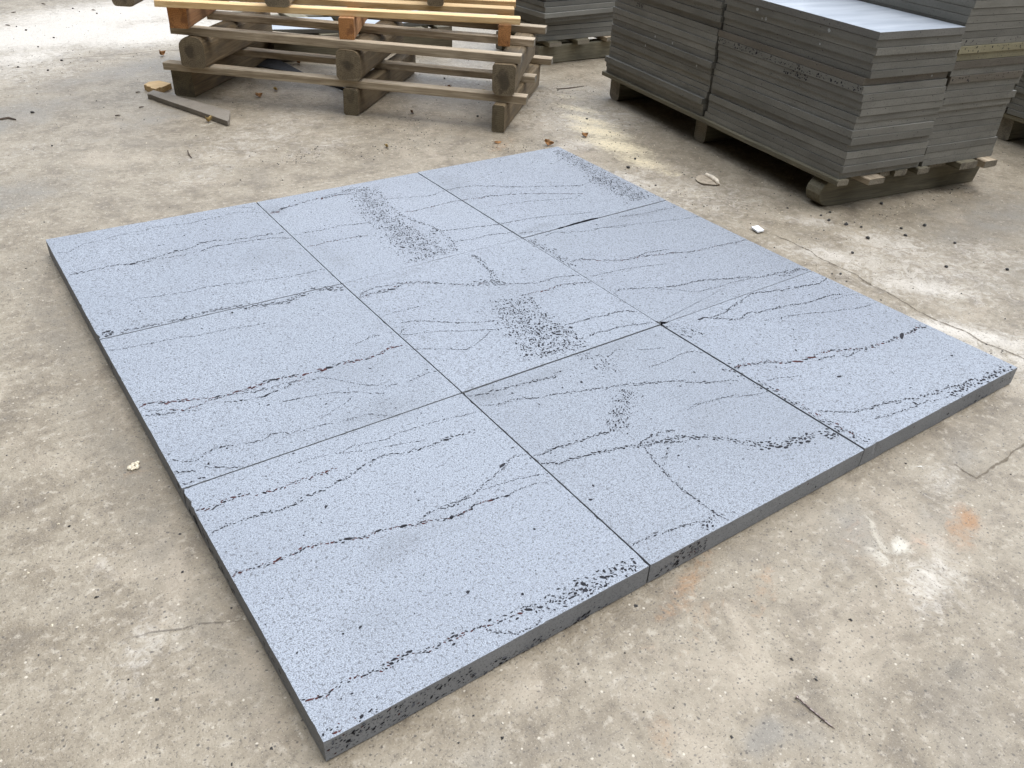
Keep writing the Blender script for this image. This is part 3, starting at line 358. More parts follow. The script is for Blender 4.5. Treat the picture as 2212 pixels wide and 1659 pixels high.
for (p, w0, w1, s0, s1, dens, el, red) in VEINS:
    if w0 > 3.2 or w0 == .5: continue
    pts = [Vector((p[i], p[i + 1], 0)) for i in range(0, len(p), 2)]; sd_ = R.random() * 50
    for a, b in zip(pts, pts[1:]):
        n = max(1, int((b - a).length / 4)); last = None; d = (b - a).normalized(); nv_ = Vector((-d.y, d.x, 0))
        for t in range(n + 1):
            q = a.lerp(b, t / n); q = q + nv_ * (mnoise.noise(q / 22 + Vector((0, 0, sd_))) * 2.5)
            if last is not None and mnoise.noise(q / 16 + Vector((sd_, 0, 0))) > .16:
                m_ = (q + last) / 2; HAIR.append((m_.x / 1000, m_.y / 1000, (.00028 + .0003 * R.random()), (q - last).length / 2000 * 1.2, math.atan2(q.y - last.y, q.x - last.x)))
            last = q
for (x, y, rad, hl, an) in HAIR: PORES.append((x, y, rad, hl / rad, an, 4))
for i in range(1300):
    PORES.append((R.uniform(.005, 1.795), R.uniform(-1.815, -.005), .0011 * math.exp(R.gauss(-.1, .4)), R.uniform(1, 1.8), R.uniform(0, 3.14), 2 if R.random() < .5 else 4))
for i in range(40):
    PORES.append((R.uniform(.01, 1.79), R.uniform(-1.81, -.01), .0022 * math.exp(R.gauss(0, .2)), R.uniform(1, 1.8), R.uniform(0, 3.14), 2))
SIDE_F = [(.0, .24, .006, .044, 150, 2.5), (.0, .10, .02, .044, 30, 3), (.24, .40, .002, .02, 60, 2.8), (.44, .47, .002, .014, 12, 4), (.40, .58, .002, .012, 18, 2.6), (.60, .66, .004, .03, 14, 3.2), (.655, .72, .008, .045, 50, 3), (.70, .74, .01, .04, 30, 3), (.06, .5, .002, .03, 40, 2), (1.55, 1.70, .004, .02, 22, 3), (1.74, 1.80, .02, .044, 8, 3), (.75, 1.8, .003, .045, 70, 1.6)]
SIDE_L = [(-1.30, -1.23, .012, .028, 10, 6), (-1.42, -1.30, .004, .03, 16, 4.5), (-1.55, -1.44, .003, .02, 8, 4), (-1.72, -1.60, .006, .03, 10, 3), (-.72, -.66, .004, .03, 6, 4), (-1.82, -.02, .004, .045, 50, 1.6), (-1.24, -1.18, .015, .045, 8, 4.5)]
DZ = {(0, 0): .0006, (0, 1): -.0002, (0, 2): .0012, (1, 0): 0, (1, 1): .0008, (1, 2): .0002, (2, 0): -.0004, (2, 1): -.0012, (2, 2): .0006}
WHERE = {(0, 0): 'back left corner slab of the laid square, crossed by a dark branching vein', (0, 1): 'middle slab of the back row, a wide band of pores running down it',
 (0, 2): 'back right corner slab of the laid square, pitted along its outer edge', (1, 0): 'slab midway along the left row, with long dark red vein holes',
 (1, 1): 'centre slab of the laid square, with a broad cluster of deep pores', (1, 2): 'slab midway along the right row, with thin wavy veins', (2, 0): 'nearest corner slab of the laid square, with a pitted front edge',
 (2, 1): 'middle slab of the front row, with a forked vein', (2, 2): 'right corner slab of the laid square, with a strong diagonal vein'}
for r in range(3):
    for c in range(3):
        cr = inset(slab_poly(r, c), r, c); ztop = TH + DZ[(r, c)]; ring = []
        for i in range(4):
            a, b = cr[i], cr[(i + 1) % 4]; n = 60; d = (b - a).normalized(); nin = Vector((-d.y, d.x, 0))
            for t in range(n):
                q = a.lerp(b, t / n); dep = abs(mnoise.noise(q * 90 + Vector((r, c, i)))) * .0010 + (.0018 * R.random() if R.random() < .05 else 0)
                if t == 0: dep = .0012
                for (hx, hy, hr, hd) in CHIPS.get((r, c), []):
                    ds = math.hypot(q.x - hx, q.y - hy)
                    if ds < hr: dep += hd * (1 - (ds / hr) ** 2) * (.75 + .5 * mnoise.noise(q * 200))
                ring.append((q, nin, dep))
        vv, ff, mi = [], [], []; n = len(ring)
        for (q, ni, dp) in ring: vv.append((q.x + ni.x * dp, q.y + ni.y * dp, ztop))
        for (q, ni, dp) in ring: k = dp * .25 if dp < .002 else dp * .85; vv.append((q.x + ni.x * k, q.y + ni.y * k, ztop - .004 - min(dp, .002) * .6))
        for (q, ni, dp) in ring: k = .0006 * abs(mnoise.noise(q * 40)); vv.append((q.x + ni.x * k, q.y + ni.y * k, .0030 + .0028 * mnoise.noise(q * 25)))
        ff.append(tuple(range(n))); mi.append(0)
        for s in (0, 1):
            for i in range(n):
                j = (i + 1) % n; ff.append((s * n + i, (s + 1) * n + i, (s + 1) * n + j, s * n + j)); mi.append(2 if ring[i][2] > .0028 and i > n / 4 and (r, c) != (2, 0) else 1)  # chip walls use the dark pore material as painted shade in the gap
        ff.append(tuple(range(3 * n - 1, 2 * n - 1, -1))); mi.append(1)
        out = (vv, ff); k0 = len(ff)
        edges = [(cr[i], (cr[(i + 1) % 4] - cr[i]).normalized()) for i in range(4)]
        for (x, y, rad, e, an, mm) in PORES:
            dd = min((Vector((x, y, 0)) - a).dot(Vector((-d.y, d.x, 0))) for a, d in edges)
            if dd < rad * min(e, 4) * .6 + .0012:
                if dd < .003: continue
                e = min(e, 1.2)
            blob(out, mi, x, y, rad, e, an, mm, lambda a, b, z: (a, b, z), ztop + .0003, 7 if rad < .002 else 9)
        if r == 2:
            yy = cr[1].y - .0004
            for (x0, x1, z0, z1, cnt, sz) in SIDE_F:
                for k in range(cnt):
                    x = R.uniform(x0, x1)
                    if not (cr[1].x + .004 < x < cr[2].x - .004): continue
                    f = (x - cr[1].x) / (cr[2].x - cr[1].x); ye = cr[1].y + (cr[2].y - cr[1].y) * f - .0004
                    blob(out, mi, x, min(R.uniform(z0, z1), ztop - .005), sz / 2000 * math.exp(R.gauss(-.1, .35)), R.uniform(1, 2), R.gauss(.4, .5), 2 if R.random() < .6 else (3 if R.random() < .2 else 4), lambda a, b, z, ye=ye: (a, ye, b), 0)
        if c == 0:
            for (y0, y1, z0, z1, cnt, sz) in SIDE_L:
                for k in range(cnt):
                    y = R.uniform(y0, y1)
                    if not (cr[1].y + .004 < y < cr[0].y - .004): continue
                    f = (y - cr[1].y) / (cr[0].y - cr[1].y); xe = cr[1].x + (cr[0].x - cr[1].x) * f - .0004
                    blob(out, mi, y, R.uniform(z0, z1), sz / 2000 * math.exp(R.gauss(-.1, .35)), R.uniform(1.5, 3), R.gauss(.5, .3), 2, lambda a, b, z, xe=xe: (xe, -a if False else a, b), 0)
        # origin at the slab's own centre
        cx = sum(q.x for q in cr) / 4; cy = sum(q.y for q in cr) / 4
        vv2 = [(x - cx, y - cy, z) for x, y, z in vv]
        me = bpy.data.meshes.new('paving_stone'); me.from_pydata(vv2, [], ff)
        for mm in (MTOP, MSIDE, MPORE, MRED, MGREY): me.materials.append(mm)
        me.polygons.foreach_set('material_index', mi)
        o = bpy.data.objects.new('paving_stone', me); C.objects.link(o); o.location = (cx, cy, 0)
        tag(o, 'pale blue ' + WHERE[(r, c)], 'stone slab', 'basalt slabs laid in a square on the concrete')

# ------------------------------------------------------------------ stacked basalt slabs
ORD = 'bottom second third fourth fifth sixth seventh eighth ninth tenth eleventh twelfth thirteenth fourteenth fifteenth sixteenth seventeenth eighteenth nineteenth twentieth'.split() + ['twenty-' + x for x in 'first second third fourth fifth sixth seventh eighth ninth'.split()] + ['thirtieth', 'thirty-first']
def box_bm(lx, ly, lz, jit=.0, sub=0):
    bm = bmesh.new(); bmesh.ops.create_cube(bm, size=1)
    for v in bm.verts: v.co = Vector((v.co.x * lx, v.co.y * ly, (v.co.z + .5) * lz))
    if sub:
        es = [e for e in bm.edges if abs(e.verts[0].co.x - e.verts[1].co.x) > lx * .9]
        bmesh.ops.subdivide_edges(bm, edges=es, cuts=sub, use_grid_fill=True)
    if jit:
        for v in bm.verts: v.co += Vector((R.uniform(-jit, jit), R.uniform(-jit, jit), R.uniform(-jit, jit) * .4))
    return bm
def pile(org, ang, x0, y0, lx, ly, z0, heights, place, group, special={}, lift={}, rot=.004):
    X = Vector((math.cos(ang), math.sin(ang), 0)); Y = Vector((-X.y, X.x, 0)); z = z0; n = len(heights); drx = dry = 0
    for i, h in enumerate(heights):
        drx = .5 * drx + R.gauss(0, .0036); dry = .5 * dry + R.gauss(0, .0036)
        ox, oy, sc = lift.get(i, (0, 0, 0))
        p = Vector(org) + X * (x0 + lx / 2 + drx + ox) + Y * (y0 + ly / 2 + dry + oy)
        mt = special.get(i, MST); dx_ = lx + R.gauss(0, .0015) - sc; dy_ = ly + R.gauss(0, .0015)
        bm = box_bm(dx_, dy_, h - .0013)
        o = obj('basalt_tile', bm, [mt, MPORE, MCHALK], None, (p.x, p.y, z), ang + R.gauss(0, rot)); bev(o, .0012)
        which = 'top slab' if i == n - 1 and place[2] else ('bottom slab' if i == 0 else ORD[i] + ' slab from the bottom')
        colr = 'yellowish' if mt is MOL else 'brownish' if mt is MBR else 'pale topped grey' if mt is MSTT else 'grey'
        tag(o, '%s basalt, %s of %s' % (colr, which, place[0]), 'stone slab', group)
        deco = place[1](i, dx_, dy_, h) if place[1] else []
        if deco:
            out = ([v.co[:] for v in o.data.vertices], [tuple(p_.vertices) for p_ in o.data.polygons]); mi = [0] * len(out[1])
            for (face, a, b, rad, e, an, mm) in deco:
                if face == 'L': fr = lambda u, v_, z_, q=-dx_ / 2 - .0004: (q, u, v_)
                else: fr = lambda u, v_, z_, q=-dy_ / 2 - .0004: (u, q, v_)
                blob(out, mi, a, b, rad, e, an, mm, fr, 0)
            me = bpy.data.meshes.new('basalt_tile'); me.from_pydata(out[0], [], out[1])
            for mm in (mt, MPORE, MCHALK): me.materials.append(mm)
            me.polygons.foreach_set('material_index', mi); o.data = me; o.modifiers.clear()
        z += h
def hs(n, t): return [t * R.uniform(.96, 1.04) for _ in range(n)]
SA = math.atan2(-.152, .988); SO = (2.338, -.884, 0)
def decoA(i, lx, ly, h):
    d = []
    if i == 12:   # pitted course
        for k in range(150):
            y = -ly / 2 + ly * R.random(); d.append(('L', y, R.uniform(.004, h - .004), .0016 * math.exp(R.gauss(0, .35)), R.uniform(1, 1.6), R.uniform(0, 3), 1))
    if i == 11:
        for k in range(26): d.append(('L', R.uniform(-.12, .0), R.uniform(.004, h - .003), .002 * math.exp(R.gauss(0, .3)), 1.3, R.uniform(0, 3), 1))
    if i == 18: d.append(('L', -.17, h * .5, .006, 1, 0, 2)); d.append(('L', .19, h * .5, .006, 1.3, 0, 2))
    if i == 17: d.append(('L', .15, h * .55, .007, 1, 0, 2)); d.append(('L', .17, h * .4, .004, 1, 0, 2))
    if i == 16: d.append(('L', -.14, h * .4, .004, 1, 0, 2))
    if i == 13: d.append(('F', .12, h * .5, .004, 1, 0, 2))
    for k in range(4): d.append((R.choice('LF'), R.uniform(-.17, .17), R.uniform(.003, h - .003), .0014, 1.6, R.uniform(0, 3), 1))
    return d
def decoB(i, lx, ly, h):
    d = []
    if i == 13:
        for k in range(14): d.append(('L', .18 + R.uniform(-.03, .03), R.uniform(.006, h - .003), .0022, 1.4, R.uniform(0, 3), 1))
    if i in (7, 9, 18, 19): d.append(('L', R.uniform(-.2, .3), h * .5, .0045, 1.4, 1.5, 2)); d.append(('L', R.uniform(-.3, .1), h * .5, .004, 1.2, 1.5, 2))
    for k in range(3): d.append(('L', R.uniform(-.35, .35), R.uniform(.003, h - .003), .0014, 1.6, R.uniform(0, 3), 1))
    return d
def decoC(i, lx, ly, h):
    d = []
    if i in (17, 16, 12):
        for k in range(24): d.append(('F', R.uniform(-.18, .18), R.uniform(.003, h - .003), .0016 * math.exp(R.gauss(0, .3)), 1.6, R.uniform(1, 2), 1))
    for k in range(3): d.append(('F', R.uniform(-.17, .17), R.uniform(.003, h - .003), .0012, 1.6, R.uniform(0, 3), 1))
    return d
hA = hs(20, .02388); k_ = .4776 / sum(hA); hA = [h * k_ for h in hA]
pile(SO, SA, 0, 0, .392, .75, .12, hA, ('the stone pallet near pile', decoA, True), 'basalt slabs in the near pile of the stone pallet',
     {13: MBR, 19: MSTT}, {19: (-.004, -.006, 0), 18: (.004, .004, 0), 14: (.004, .0, 0), 13: (.003, .004, 0), 9: (.004, .003, 0), 6: (-.006, -.004, 0), 3: (-.004, 0, 0), 1: (.003, 0, 0)})
pile(SO, SA, 0, .757, .392, .75, .12, hs(24, .0239), ('the stone pallet rear left pile', decoB, False), 'basalt slabs in the rear left pile of the stone pallet',
     {}, {17: (-.006, 0, 0), 8: (-.008, -.002, 0), 9: (.004, 0, 0), 6: (-.004, 0, 0), 2: (-.008, 0, 0), 0: (.002, .003, 0), 15: (-.005, 0, 0), 14: (.005, 0, 0), 20: (-.004, -.004, 0)})
pile(SO, SA, .402, 0, .378, .75, .12, hs(27, .0239), ('the stone pallet taller right pile', decoC, False), 'basalt slabs in the right hand pile of the stone pallet',
     {15: MOL, 16: MOL, 14: MBR, 12: MBR}, {10: (-.012, -.004, 0), 11: (.004, 0, 0), 9: (.006, 0, 0), 20: (-.004, -.004, 0), 24: (.004, .003, 0)}, .003)
pile(SO, SA, .402, .757, .378, .75, .12, hs(22, .0239), ('the stone pallet added unseen rear right pile', None, False), 'basalt slabs in the added unseen rear right pile of the stone pallet')  # unseen pile, added to stop light leaking in under the pallet
EO = Vector(SO) + Vector((.988, -.152, 0)) * 1.39 + Vector((.152, .988, 0)) * -.35
pile(EO, SA, 0, 0, .40, .75, .12, hs(21, .0239), ('the near pile at the right edge', None, False), 'basalt slabs in the near pile at the right edge')
pile(EO, SA, 0, .757, .40, .75, .12, hs(21, .0239), ('the rear pile at the right edge', decoB, False), 'basalt slabs in the rear pile at the right edge')
pile((2.64, 1.26, 0), -.06, .0, .0, .50, .42, .12, hs(4, .025), ('the shaded pile behind the wooden pallets', None, False), 'basalt slabs in the low pile behind the wooden pallets')
pile((2.62, 1.20, 0), .03, 0, 0, .66, .45, .22, hs(14, .0258), ('the upper pile behind the wooden pallets', None, False), 'basalt slabs in the offset pile behind the wooden pallets', {}, {0: (.02, .01, 0), 1: (-.012, -.01, 0), 4: (.01, .01, 0), 5: (-.01, -.008, 0)}, .008)

# ------------------------------------------------------------------ timber
def prism(prof, length, segs=6, jit=.0015, seed=0, taper=1.0):
    """profile (y, z) extruded along local X; slot 0 = sides, slot 1 = ends"""
    bm = bmesh.new(); rings = []; n = len(prof)
    for s in range(segs + 1):
        x = length * s / segs; k = 1 + (taper - 1) * s / segs; ring = []
        for (y, z) in prof:
            q = Vector((x * 4 + seed, y * 30, z * 30)); dx = (mnoise.noise(q * 3) * .003 if s in (0, segs) else 0)
            ring.append(bm.verts.new((x + dx, y * k + mnoise.noise(q) * jit * 2, z * (1 if z <= 0 else 1) + mnoise.noise(q + Vector((9, 9, 9))) * jit * (1 if z > .002 else 0))))
        rings.append(ring)
    for a, b in zip(rings, rings[1:]):
        for i in range(n):
            j = (i + 1) % n; f = bm.faces.new((a[i], a[j], b[j], b[i])); f.material_index = 0
    f = bm.faces.new(rings[0][::-1]); f.material_index = 1; f = bm.faces.new(rings[-1]); f.material_index = 1
    bmesh.ops.recalc_face_normals(bm, faces=bm.faces); return bm
def rect(w_, h_, r=.004):
    return [(-w_ / 2 + r, 0), (w_ / 2 - r, 0), (w_ / 2, r), (w_ / 2, h_ - r), (w_ / 2 - r, h_), (-w_ / 2 + r, h_), (-w_ / 2, h_ - r), (-w_ / 2, r)]
def logp(w_, h_, tl=.3, tr=.3, bl=.15, br=.15, k=4):
    """squared log: rounded corners given as fractions of the width"""
    pts = []
    for (cx, cz, r, a0) in ((w_ / 2, 0, br, -90), (w_ / 2, h_, tr, 0), (-w_ / 2, h_, tl, 90), (-w_ / 2, 0, bl, 180)):
        r *= w_; ox = cx - math.copysign(r, cx); oz = r if cz == 0 else h_ - r
        for i in range(k + 1):
            t = math.radians(a0 + 90 * i / k); pts.append((ox + r * math.cos(t), oz + r * math.sin(t)))
    return pts
PO = Vector((1.796, .359, 0)); PA = Vector((.735, .678, 0)); PB = Vector((-.678, .735, 0)); PANG = math.atan2(.678, .735)
def ab(a, b, z=0): return PO + PA * a + PB * b + Vector((0, 0, z))
def pallet(label, theta, z0, stringers, boards, group='wooden pallets piled one on another'):
    """stringers: (a, b, profile, length, mats); boards: (a0,b0,a1,b1,width,thick,z,mats) front edge from end 0 to end 1"""
    t = empty('wooden_pallet', ab(stringers[0][0], stringers[0][1], z0), PANG + theta); tag(t, label, 'pallet', group)
    inv = t.matrix_basis.inverted()
    for (a, b, prof, ln, mats) in stringers:
        o = obj('stringer', prism(prof, ln, 6, .002, R.random() * 50), mats, t, inv @ ab(a, b, z0), 0)
    for (a0, b0, a1, b1, wd, th, z, mats) in boards:
        p = ab(a0, b0, z); q = ab(a1, b1, z); d = q - p; ang = math.atan2(d.y, d.x); L_ = d.length
        dep = Vector((-math.sin(ang), math.cos(ang), 0))
        if dep.dot(PA) < 0: dep = -dep
        o = obj('board', prism(rect(wd, th, .002), L_, 10, .0014, R.random() * 50), mats, t, inv @ (p + dep * wd / 2), ang - PANG - theta)
    return t
WOLD = (MW_OLD, ME_OLD); WLOG = (MW_LOG, ME_LOG); WBEAM = (MW_LOG, ME_BEAM); WORG = (MW_ORG, ME_ORG); WNEW = (MW_NEW, ME_NEW)
pallet('weathered grey pallet standing on the concrete, lowest of the wooden pallets', 0, 0,
  [(.005, .022, rect(.052, .112, .006), .80, WBEAM), (.005, .668, rect(.066, .112, .008), .80, WBEAM), (.0, 1.445, rect(.098, .112, .006), .80, WBEAM)],
  [(.058, -.082, -.021, 1.513, .056, .030, .112, WOLD), (.409, -.051, .33, 1.47, .058, .028, .112, WOLD), (.773, -.063, .70, 1.47, .06, .028, .112, WOLD)])
pallet('dark weathered pallet on squared logs, second from the ground in the wooden pile', .07, .143,
  [(.041, .014, logp(.094, .123, .18, .12, .25, .3), .70, WLOG), (.01, .672, logp(.106, .123, .38, .2, .22, .2), .72, WLOG), (-.05, 1.346, logp(.112, .123, .32, .42, .12, .12), .74, WLOG)],
  [(.073, -.048, -.03, 1.445, .050, .033, .266, WOLD), (.405, -.037, .30, 1.46, .056, .030, .266, WOLD), (.69, -.037, .60, 1.45, .06, .030, .266, WOLD)])
pallet('fresh pale pallet with orange end blocks, third from the ground in the wooden pile', .23, .299,
  [(.212, .054, rect(.052, .083, .003), .60, WORG), (.046, .685, rect(.062, .083, .003), .72, WORG), (-.060, 1.38, rect(.078, .083, .003), .78, WORG)],
  [(.243, -.004, -.099, 1.453, .056, .025, .382, WNEW), (.435, .063, .10, 1.49, .075, .025, .382, WNEW), (.62, .095, .28, 1.52, .075, .025, .382, WNEW), (.79, .13, .45, 1.55, .075, .025, .382, WNEW)])
pallet('topmost pallet of the wooden pile, only its log ends seen at the photo edge', .25, .407,
  [(.333, .39, logp(.07, .12, .3, .3, .2, .2), .6, WLOG), (.0, .96, logp(.10, .12, .3, .3, .2, .2), .75, WLOG), (-.265, 1.477, logp(.085, .12, .3, .3, .2, .2), .9, WLOG)],
  [(.60, .36, .20, 1.5, .08, .022, .528, WOLD), (.95, .40, .58, 1.55, .08, .022, .528, WOLD)])

def stone_pallet(label, org, ang, stringers, boards, group='pallets under the stone'):
    t = empty('stone_pallet', org, ang); tag(t, label, 'pallet', group)
    for (x, y, ln, prof) in stringers: obj('stringer', prism(prof, ln, 6, .0025, R.random() * 50), (MW_DAMP, ME_OLD), t, (x, y, 0))
    for (x, w_, y0, y1, th, mm) in boards: obj('board', prism(rect(w_, th, .003), y1 - y0, 10, .0018, R.random() * 50), mm, t, (x, y0, .1195 - th), math.pi / 2)
    return t
DB = (MW_DAMP, ME_OLD)
# the near stringer has a rounded left end: built from a side outline
t = stone_pallet('moist mossy pallet carrying the piles of basalt slabs', SO, SA,
  [(.03, .80, .80, logp(.075, .099, .1, .1, .3, .3)), (.02, 1.46, .80, logp(.08, .099, .1, .1, .3, .3))],
  [(.012, .055, -.012, 1.53, .020, DB), (.143, .075, -.040, 1.5, .021, (MW_OLD, ME_OLD)), (.235, .05, .01, 1.5, .02, DB), (.30, .06, -.004, 1.5, .021, DB), (.405, .06, -.014, 1.5, .022, DB), (.52, .09, .02, 1.5, .02, DB), (.635, .09, -.025, 1.52, .026, DB), (.735, .07, -.04, 1.52, .026, (MW_OLD, ME_OLD))])
bm = bmesh.new(); outl = []
for i in range(9):
    a = math.radians(270 - 180 * i / 8); outl.append((.035 + .05 * math.cos(a) * 1.1, .049 + .049 * math.sin(a)))
outl += [(.30, .096), (.55, .099), (.80, .098), (.815, .06), (.80, .0), (.5, .001), (.25, 0)]
f0 = [bm.verts.new((x, .045 + mnoise.noise(Vector((x * 9, z * 20, 1))) * .004, z)) for x, z in outl]; f1 = [bm.verts.new((x, .115, z)) for x, z in outl]; n = len(outl)
bm.faces.new(f0); bm.faces.new(f1[::-1])
for i in range(n): bm.faces.new((f0[i], f0[(i + 1) % n], f1[(i + 1) % n], f1[i]))
bmesh.ops.recalc_face_normals(bm, faces=bm.faces); o = obj('stringer', bm, [MW_DAMP, ME_OLD], t); bev(o, .004, 2)
stone_pallet('dark pallet under the slabs at the right edge of the photo', EO, SA,
  [(.03, .10, .8, logp(.08, .099, .1, .1, .2, .2)), (.03, .75, .8, logp(.08, .099, .1, .1, .2, .2)), (.03, 1.45, .8, logp(.08, .099, .1, .1, .2, .2))],
  [(.04, .07, -.02, 1.55, .02, DB), (.18, .07, -.02, 1.55, .02, DB), (.33, .07, -.02, 1.55, .02, DB), (.5, .07, -.02, 1.55, .02, DB), (.7, .07, -.02, 1.55, .02, DB)])
stone_pallet('shaded brown pallet under the pile behind the wooden pallets', (2.66, 1.24, 0), -.03,
  [(-.02, .04, .62, rect(.06, .095, .006)), (-.02, .40, .62, rect(.06, .095, .006))],
  [(.06, .08, -.03, .5, .022, DB), (.25, .08, -.03, .5, .022, DB), (.45, .08, -.03, .5, .022, (MW_OLD, ME_OLD))])
stone_pallet('low dark pallet seen through the gaps of the wooden pallets', (1.40, 1.82, 0), -.06,
  [(0, .05, 1.02, rect(.09, .098, .006)), (0, .35, 1.02, rect(.09, .098, .006)), (0, .65, 1.02, rect(.09, .098, .006))],
  [(.05, .1, 0, .72, .02, DB), (.30, .1, 0, .72, .02, DB), (.55, .1, 0, .72, .02, DB), (.80, .1, 0, .72, .02, DB), (.97, .09, 0, .72, .02, DB)])
for (x, y, lx, ly, z, a, l) in ((2.13, 1.98, .50, .30, .1205, -.06, 'slate grey tile lying on the low pallet behind the wooden pallets'), (1.60, 2.02, .42, .30, .1205, -.30, 'pale blue tile lying skewed on the low pallet behind the wooden pallets')):
    o = obj('stone_tile', box_bm(lx, ly, .022), MSTT, None, (x, y, z), a); bev(o, .0015); tag(o, l, 'stone tile')
o = obj('wood_post', prism(rect(.07, .06, .005), .16, 4, .002, 3), (MW_OLD, ME_OLD), None, (1.70, 2.44, 0)); o.rotation_euler = (0, 0, -.7); tag(o, 'pale timber offcut lying on the ground far behind the wooden pallets', 'timber')

# ------------------------------------------------------------------ small things on the ground
def plank(pts, h, z0=0.002, name='offcut', mats=MW_OLD, lift=None):
    bm = bmesh.new(); lo = [bm.verts.new((x, y, z0)) for x, y in pts]; hi = [bm.verts.new((x, y, z0 + h + (lift[i] if lift else 0))) for i, (x, y) in enumerate(pts)]
    n = len(pts); bm.faces.new(hi); bm.faces.new(lo[::-1])
    for i in range(n): bm.faces.new((lo[i], lo[(i + 1) % n], hi[(i + 1) % n], hi[i]))
    bmesh.ops.recalc_face_normals(bm, faces=bm.faces); return bm
def centred(name, bm, mats, label, cat, group=None, smooth=False, bv=0):
    cx = sum(v.co.x for v in bm.verts) / len(bm.verts); cy = sum(v.co.y for v in bm.verts) / len(bm.verts)
    for v in bm.verts: v.co.x -= cx; v.co.y -= cy
    o = obj(name, bm, mats, None, (cx, cy, 0), 0, smooth)
    if bv: bev(o, bv)
    return tag(o, label, cat, group)
centred('stone_offcut', plank([(.664, 1.440), (.676, 1.428), (.686, 1.385), (.755, 1.180), (.836, .928), (.848, .945), (.893, 1.058), (.81, 1.26), (.705, 1.495), (.672, 1.462)], .020, .002), m_stack('offcut_stone', (.22, .19, .15), (.29, .255, .21), .85), 'long thin stone offcut with a broken corner, beside the lowest wooden pallet', 'stone offcut', bv=.001)
centred('wood_chunk', plank([(.716, 1.500), (.738, 1.520), (.745, 1.513), (.803, 1.565), (.768, 1.632), (.722, 1.628), (.690, 1.590), (.700, 1.575), (.692, 1.562), (.706, 1.545), (.702, 1.525)], .024, .0), (MW_NEW,), 'small splintered block of pale wood by the wooden pallets', 'wood block', bv=.001)
# nail
def tube(pts, rads, k=8):
    bm = bmesh.new(); rings = []
    for i, p in enumerate(pts):
        p = Vector(p); t = (Vector(pts[min(i + 1, len(pts) - 1)]) - Vector(pts[max(i - 1, 0)])).normalized()
        u = t.cross(Vector((0, 0, 1))); u = u.normalized() if u.length > 1e-4 else Vector((1, 0, 0)); v = t.cross(u)
        rings.append([bm.verts.new(p + (u * math.cos(2 * math.pi * j / k) + v * math.sin(2 * math.pi * j / k)) * rads[i]) for j in range(k)])
    for a, b in zip(rings, rings[1:]):
        for j in range(k): bm.faces.new((a[j], a[(j + 1) % k], b[(j + 1) % k], b[j]))
    bm.faces.new(rings[0][::-1]); bm.faces.new(rings[-1]); bmesh.ops.recalc_face_normals(bm, faces=bm.faces); return bm
centred('nail', tube([(.6355, -2.114, .004), (.6360, -2.1165, .0035), (.6361, -2.117, .0032), (.6385, -2.147, .0018), (.6405, -2.172, .0015), (.6415, -2.181, .0013)], [.0030, .0030, .0012, .0013, .0012, .0003]), MSTEEL, 'long steel nail lying on the concrete in the right foreground', 'nail', smooth=False)
o = centred('white_chip', plank([(1.955, -.888), (1.984, -.890), (1.996, -.853), (1.966, -.850)], .006, .004), m_flat('white_plastic', (.85, .86, .88), .5, 60, .05), 'small white plastic chip beside the right edge of the laid slabs', 'plastic chip', bv=.0006)
# torn pale wrapper: outline strip with a rolled edge
def ribbon(pts, wd, z=.003, h=.004):
    return tube([(x, y, z + zz) for x, y, zz in pts], [wd] * len(pts), 6)
wr = plank([(2.138, -.425), (2.165, -.408), (2.192, -.405), (2.198, -.43), (2.185, -.495), (2.165, -.512), (2.122, -.478), (2.124, -.45)], .001, .003, lift=[.001, .003, .001, .001, .0005, .001, .003, .002])
wo_ = centred('paper_scrap', wr, m_flat('scrap_paper', (.33, .28, .215), .8, 70, .2), 'torn beige scrap with a rolled edge between the laid slabs and the stone pallet', 'scrap')
rb = obj('rolled_edge', tube([(2.202, -.418, .008), (2.197, -.45, .009), (2.186, -.485, .009), (2.172, -.512, .006)], [.007, .009, .009, .005], 8), m_flat('scrap_roll', (.70, .62, .50), .8, 70, .15), wo_, (-wo_.location.x, -wo_.location.y, 0), 0, True)
# black rubber strip with a frayed edge by the lowest pallet
bm = bmesh.new(); top, bot = [], []
path = [(1.24, 1.97), (1.30, 1.90), (1.36, 1.80), (1.40, 1.67), (1.42, 1.55), (1.445, 1.42), (1.47, 1.30), (1.484, 1.19)]
for i, (x, y) in enumerate(path):
    wd = (.09, .10, .085, .05, .028, .014, .010, .004)[i]; top.append(bm.verts.new((x + wd * .5, y + wd * .5, .012 + .006 * math.sin(i)))); bot.append(bm.verts.new((x - wd * .6, y - wd * .5, .003)))
for i in range(len(path) - 1): bm.faces.new((bot[i], bot[i + 1], top[i + 1], top[i]))
r0 = bmesh.ops.extrude_face_region(bm, geom=bm.faces[:]); 
for e in r0['geom']:
    if isinstance(e, bmesh.types.BMVert): e.co.z += .003
for i in range(26):
    a = R.random() * 3.2; j = int(a); q = Vector(path[j] + (0,)).lerp(Vector(path[j + 1] + (0,)), a - j) + Vector((R.uniform(.02, .05), R.uniform(.02, .05), .012)); s = .006
    bm.faces.new([bm.verts.new(q + Vector((s * math.cos(t) * R.uniform(.5, 1.6), s * math.sin(t) * R.uniform(.5, 1.6), R.uniform(0, .008)))) for t in (0, 1.3, 2.6, 3.9, 5.2)])
centred('rubber_strip', bm, MBLACK, 'frayed black rubber strip on the ground under the wooden pallets', 'rubber strip')
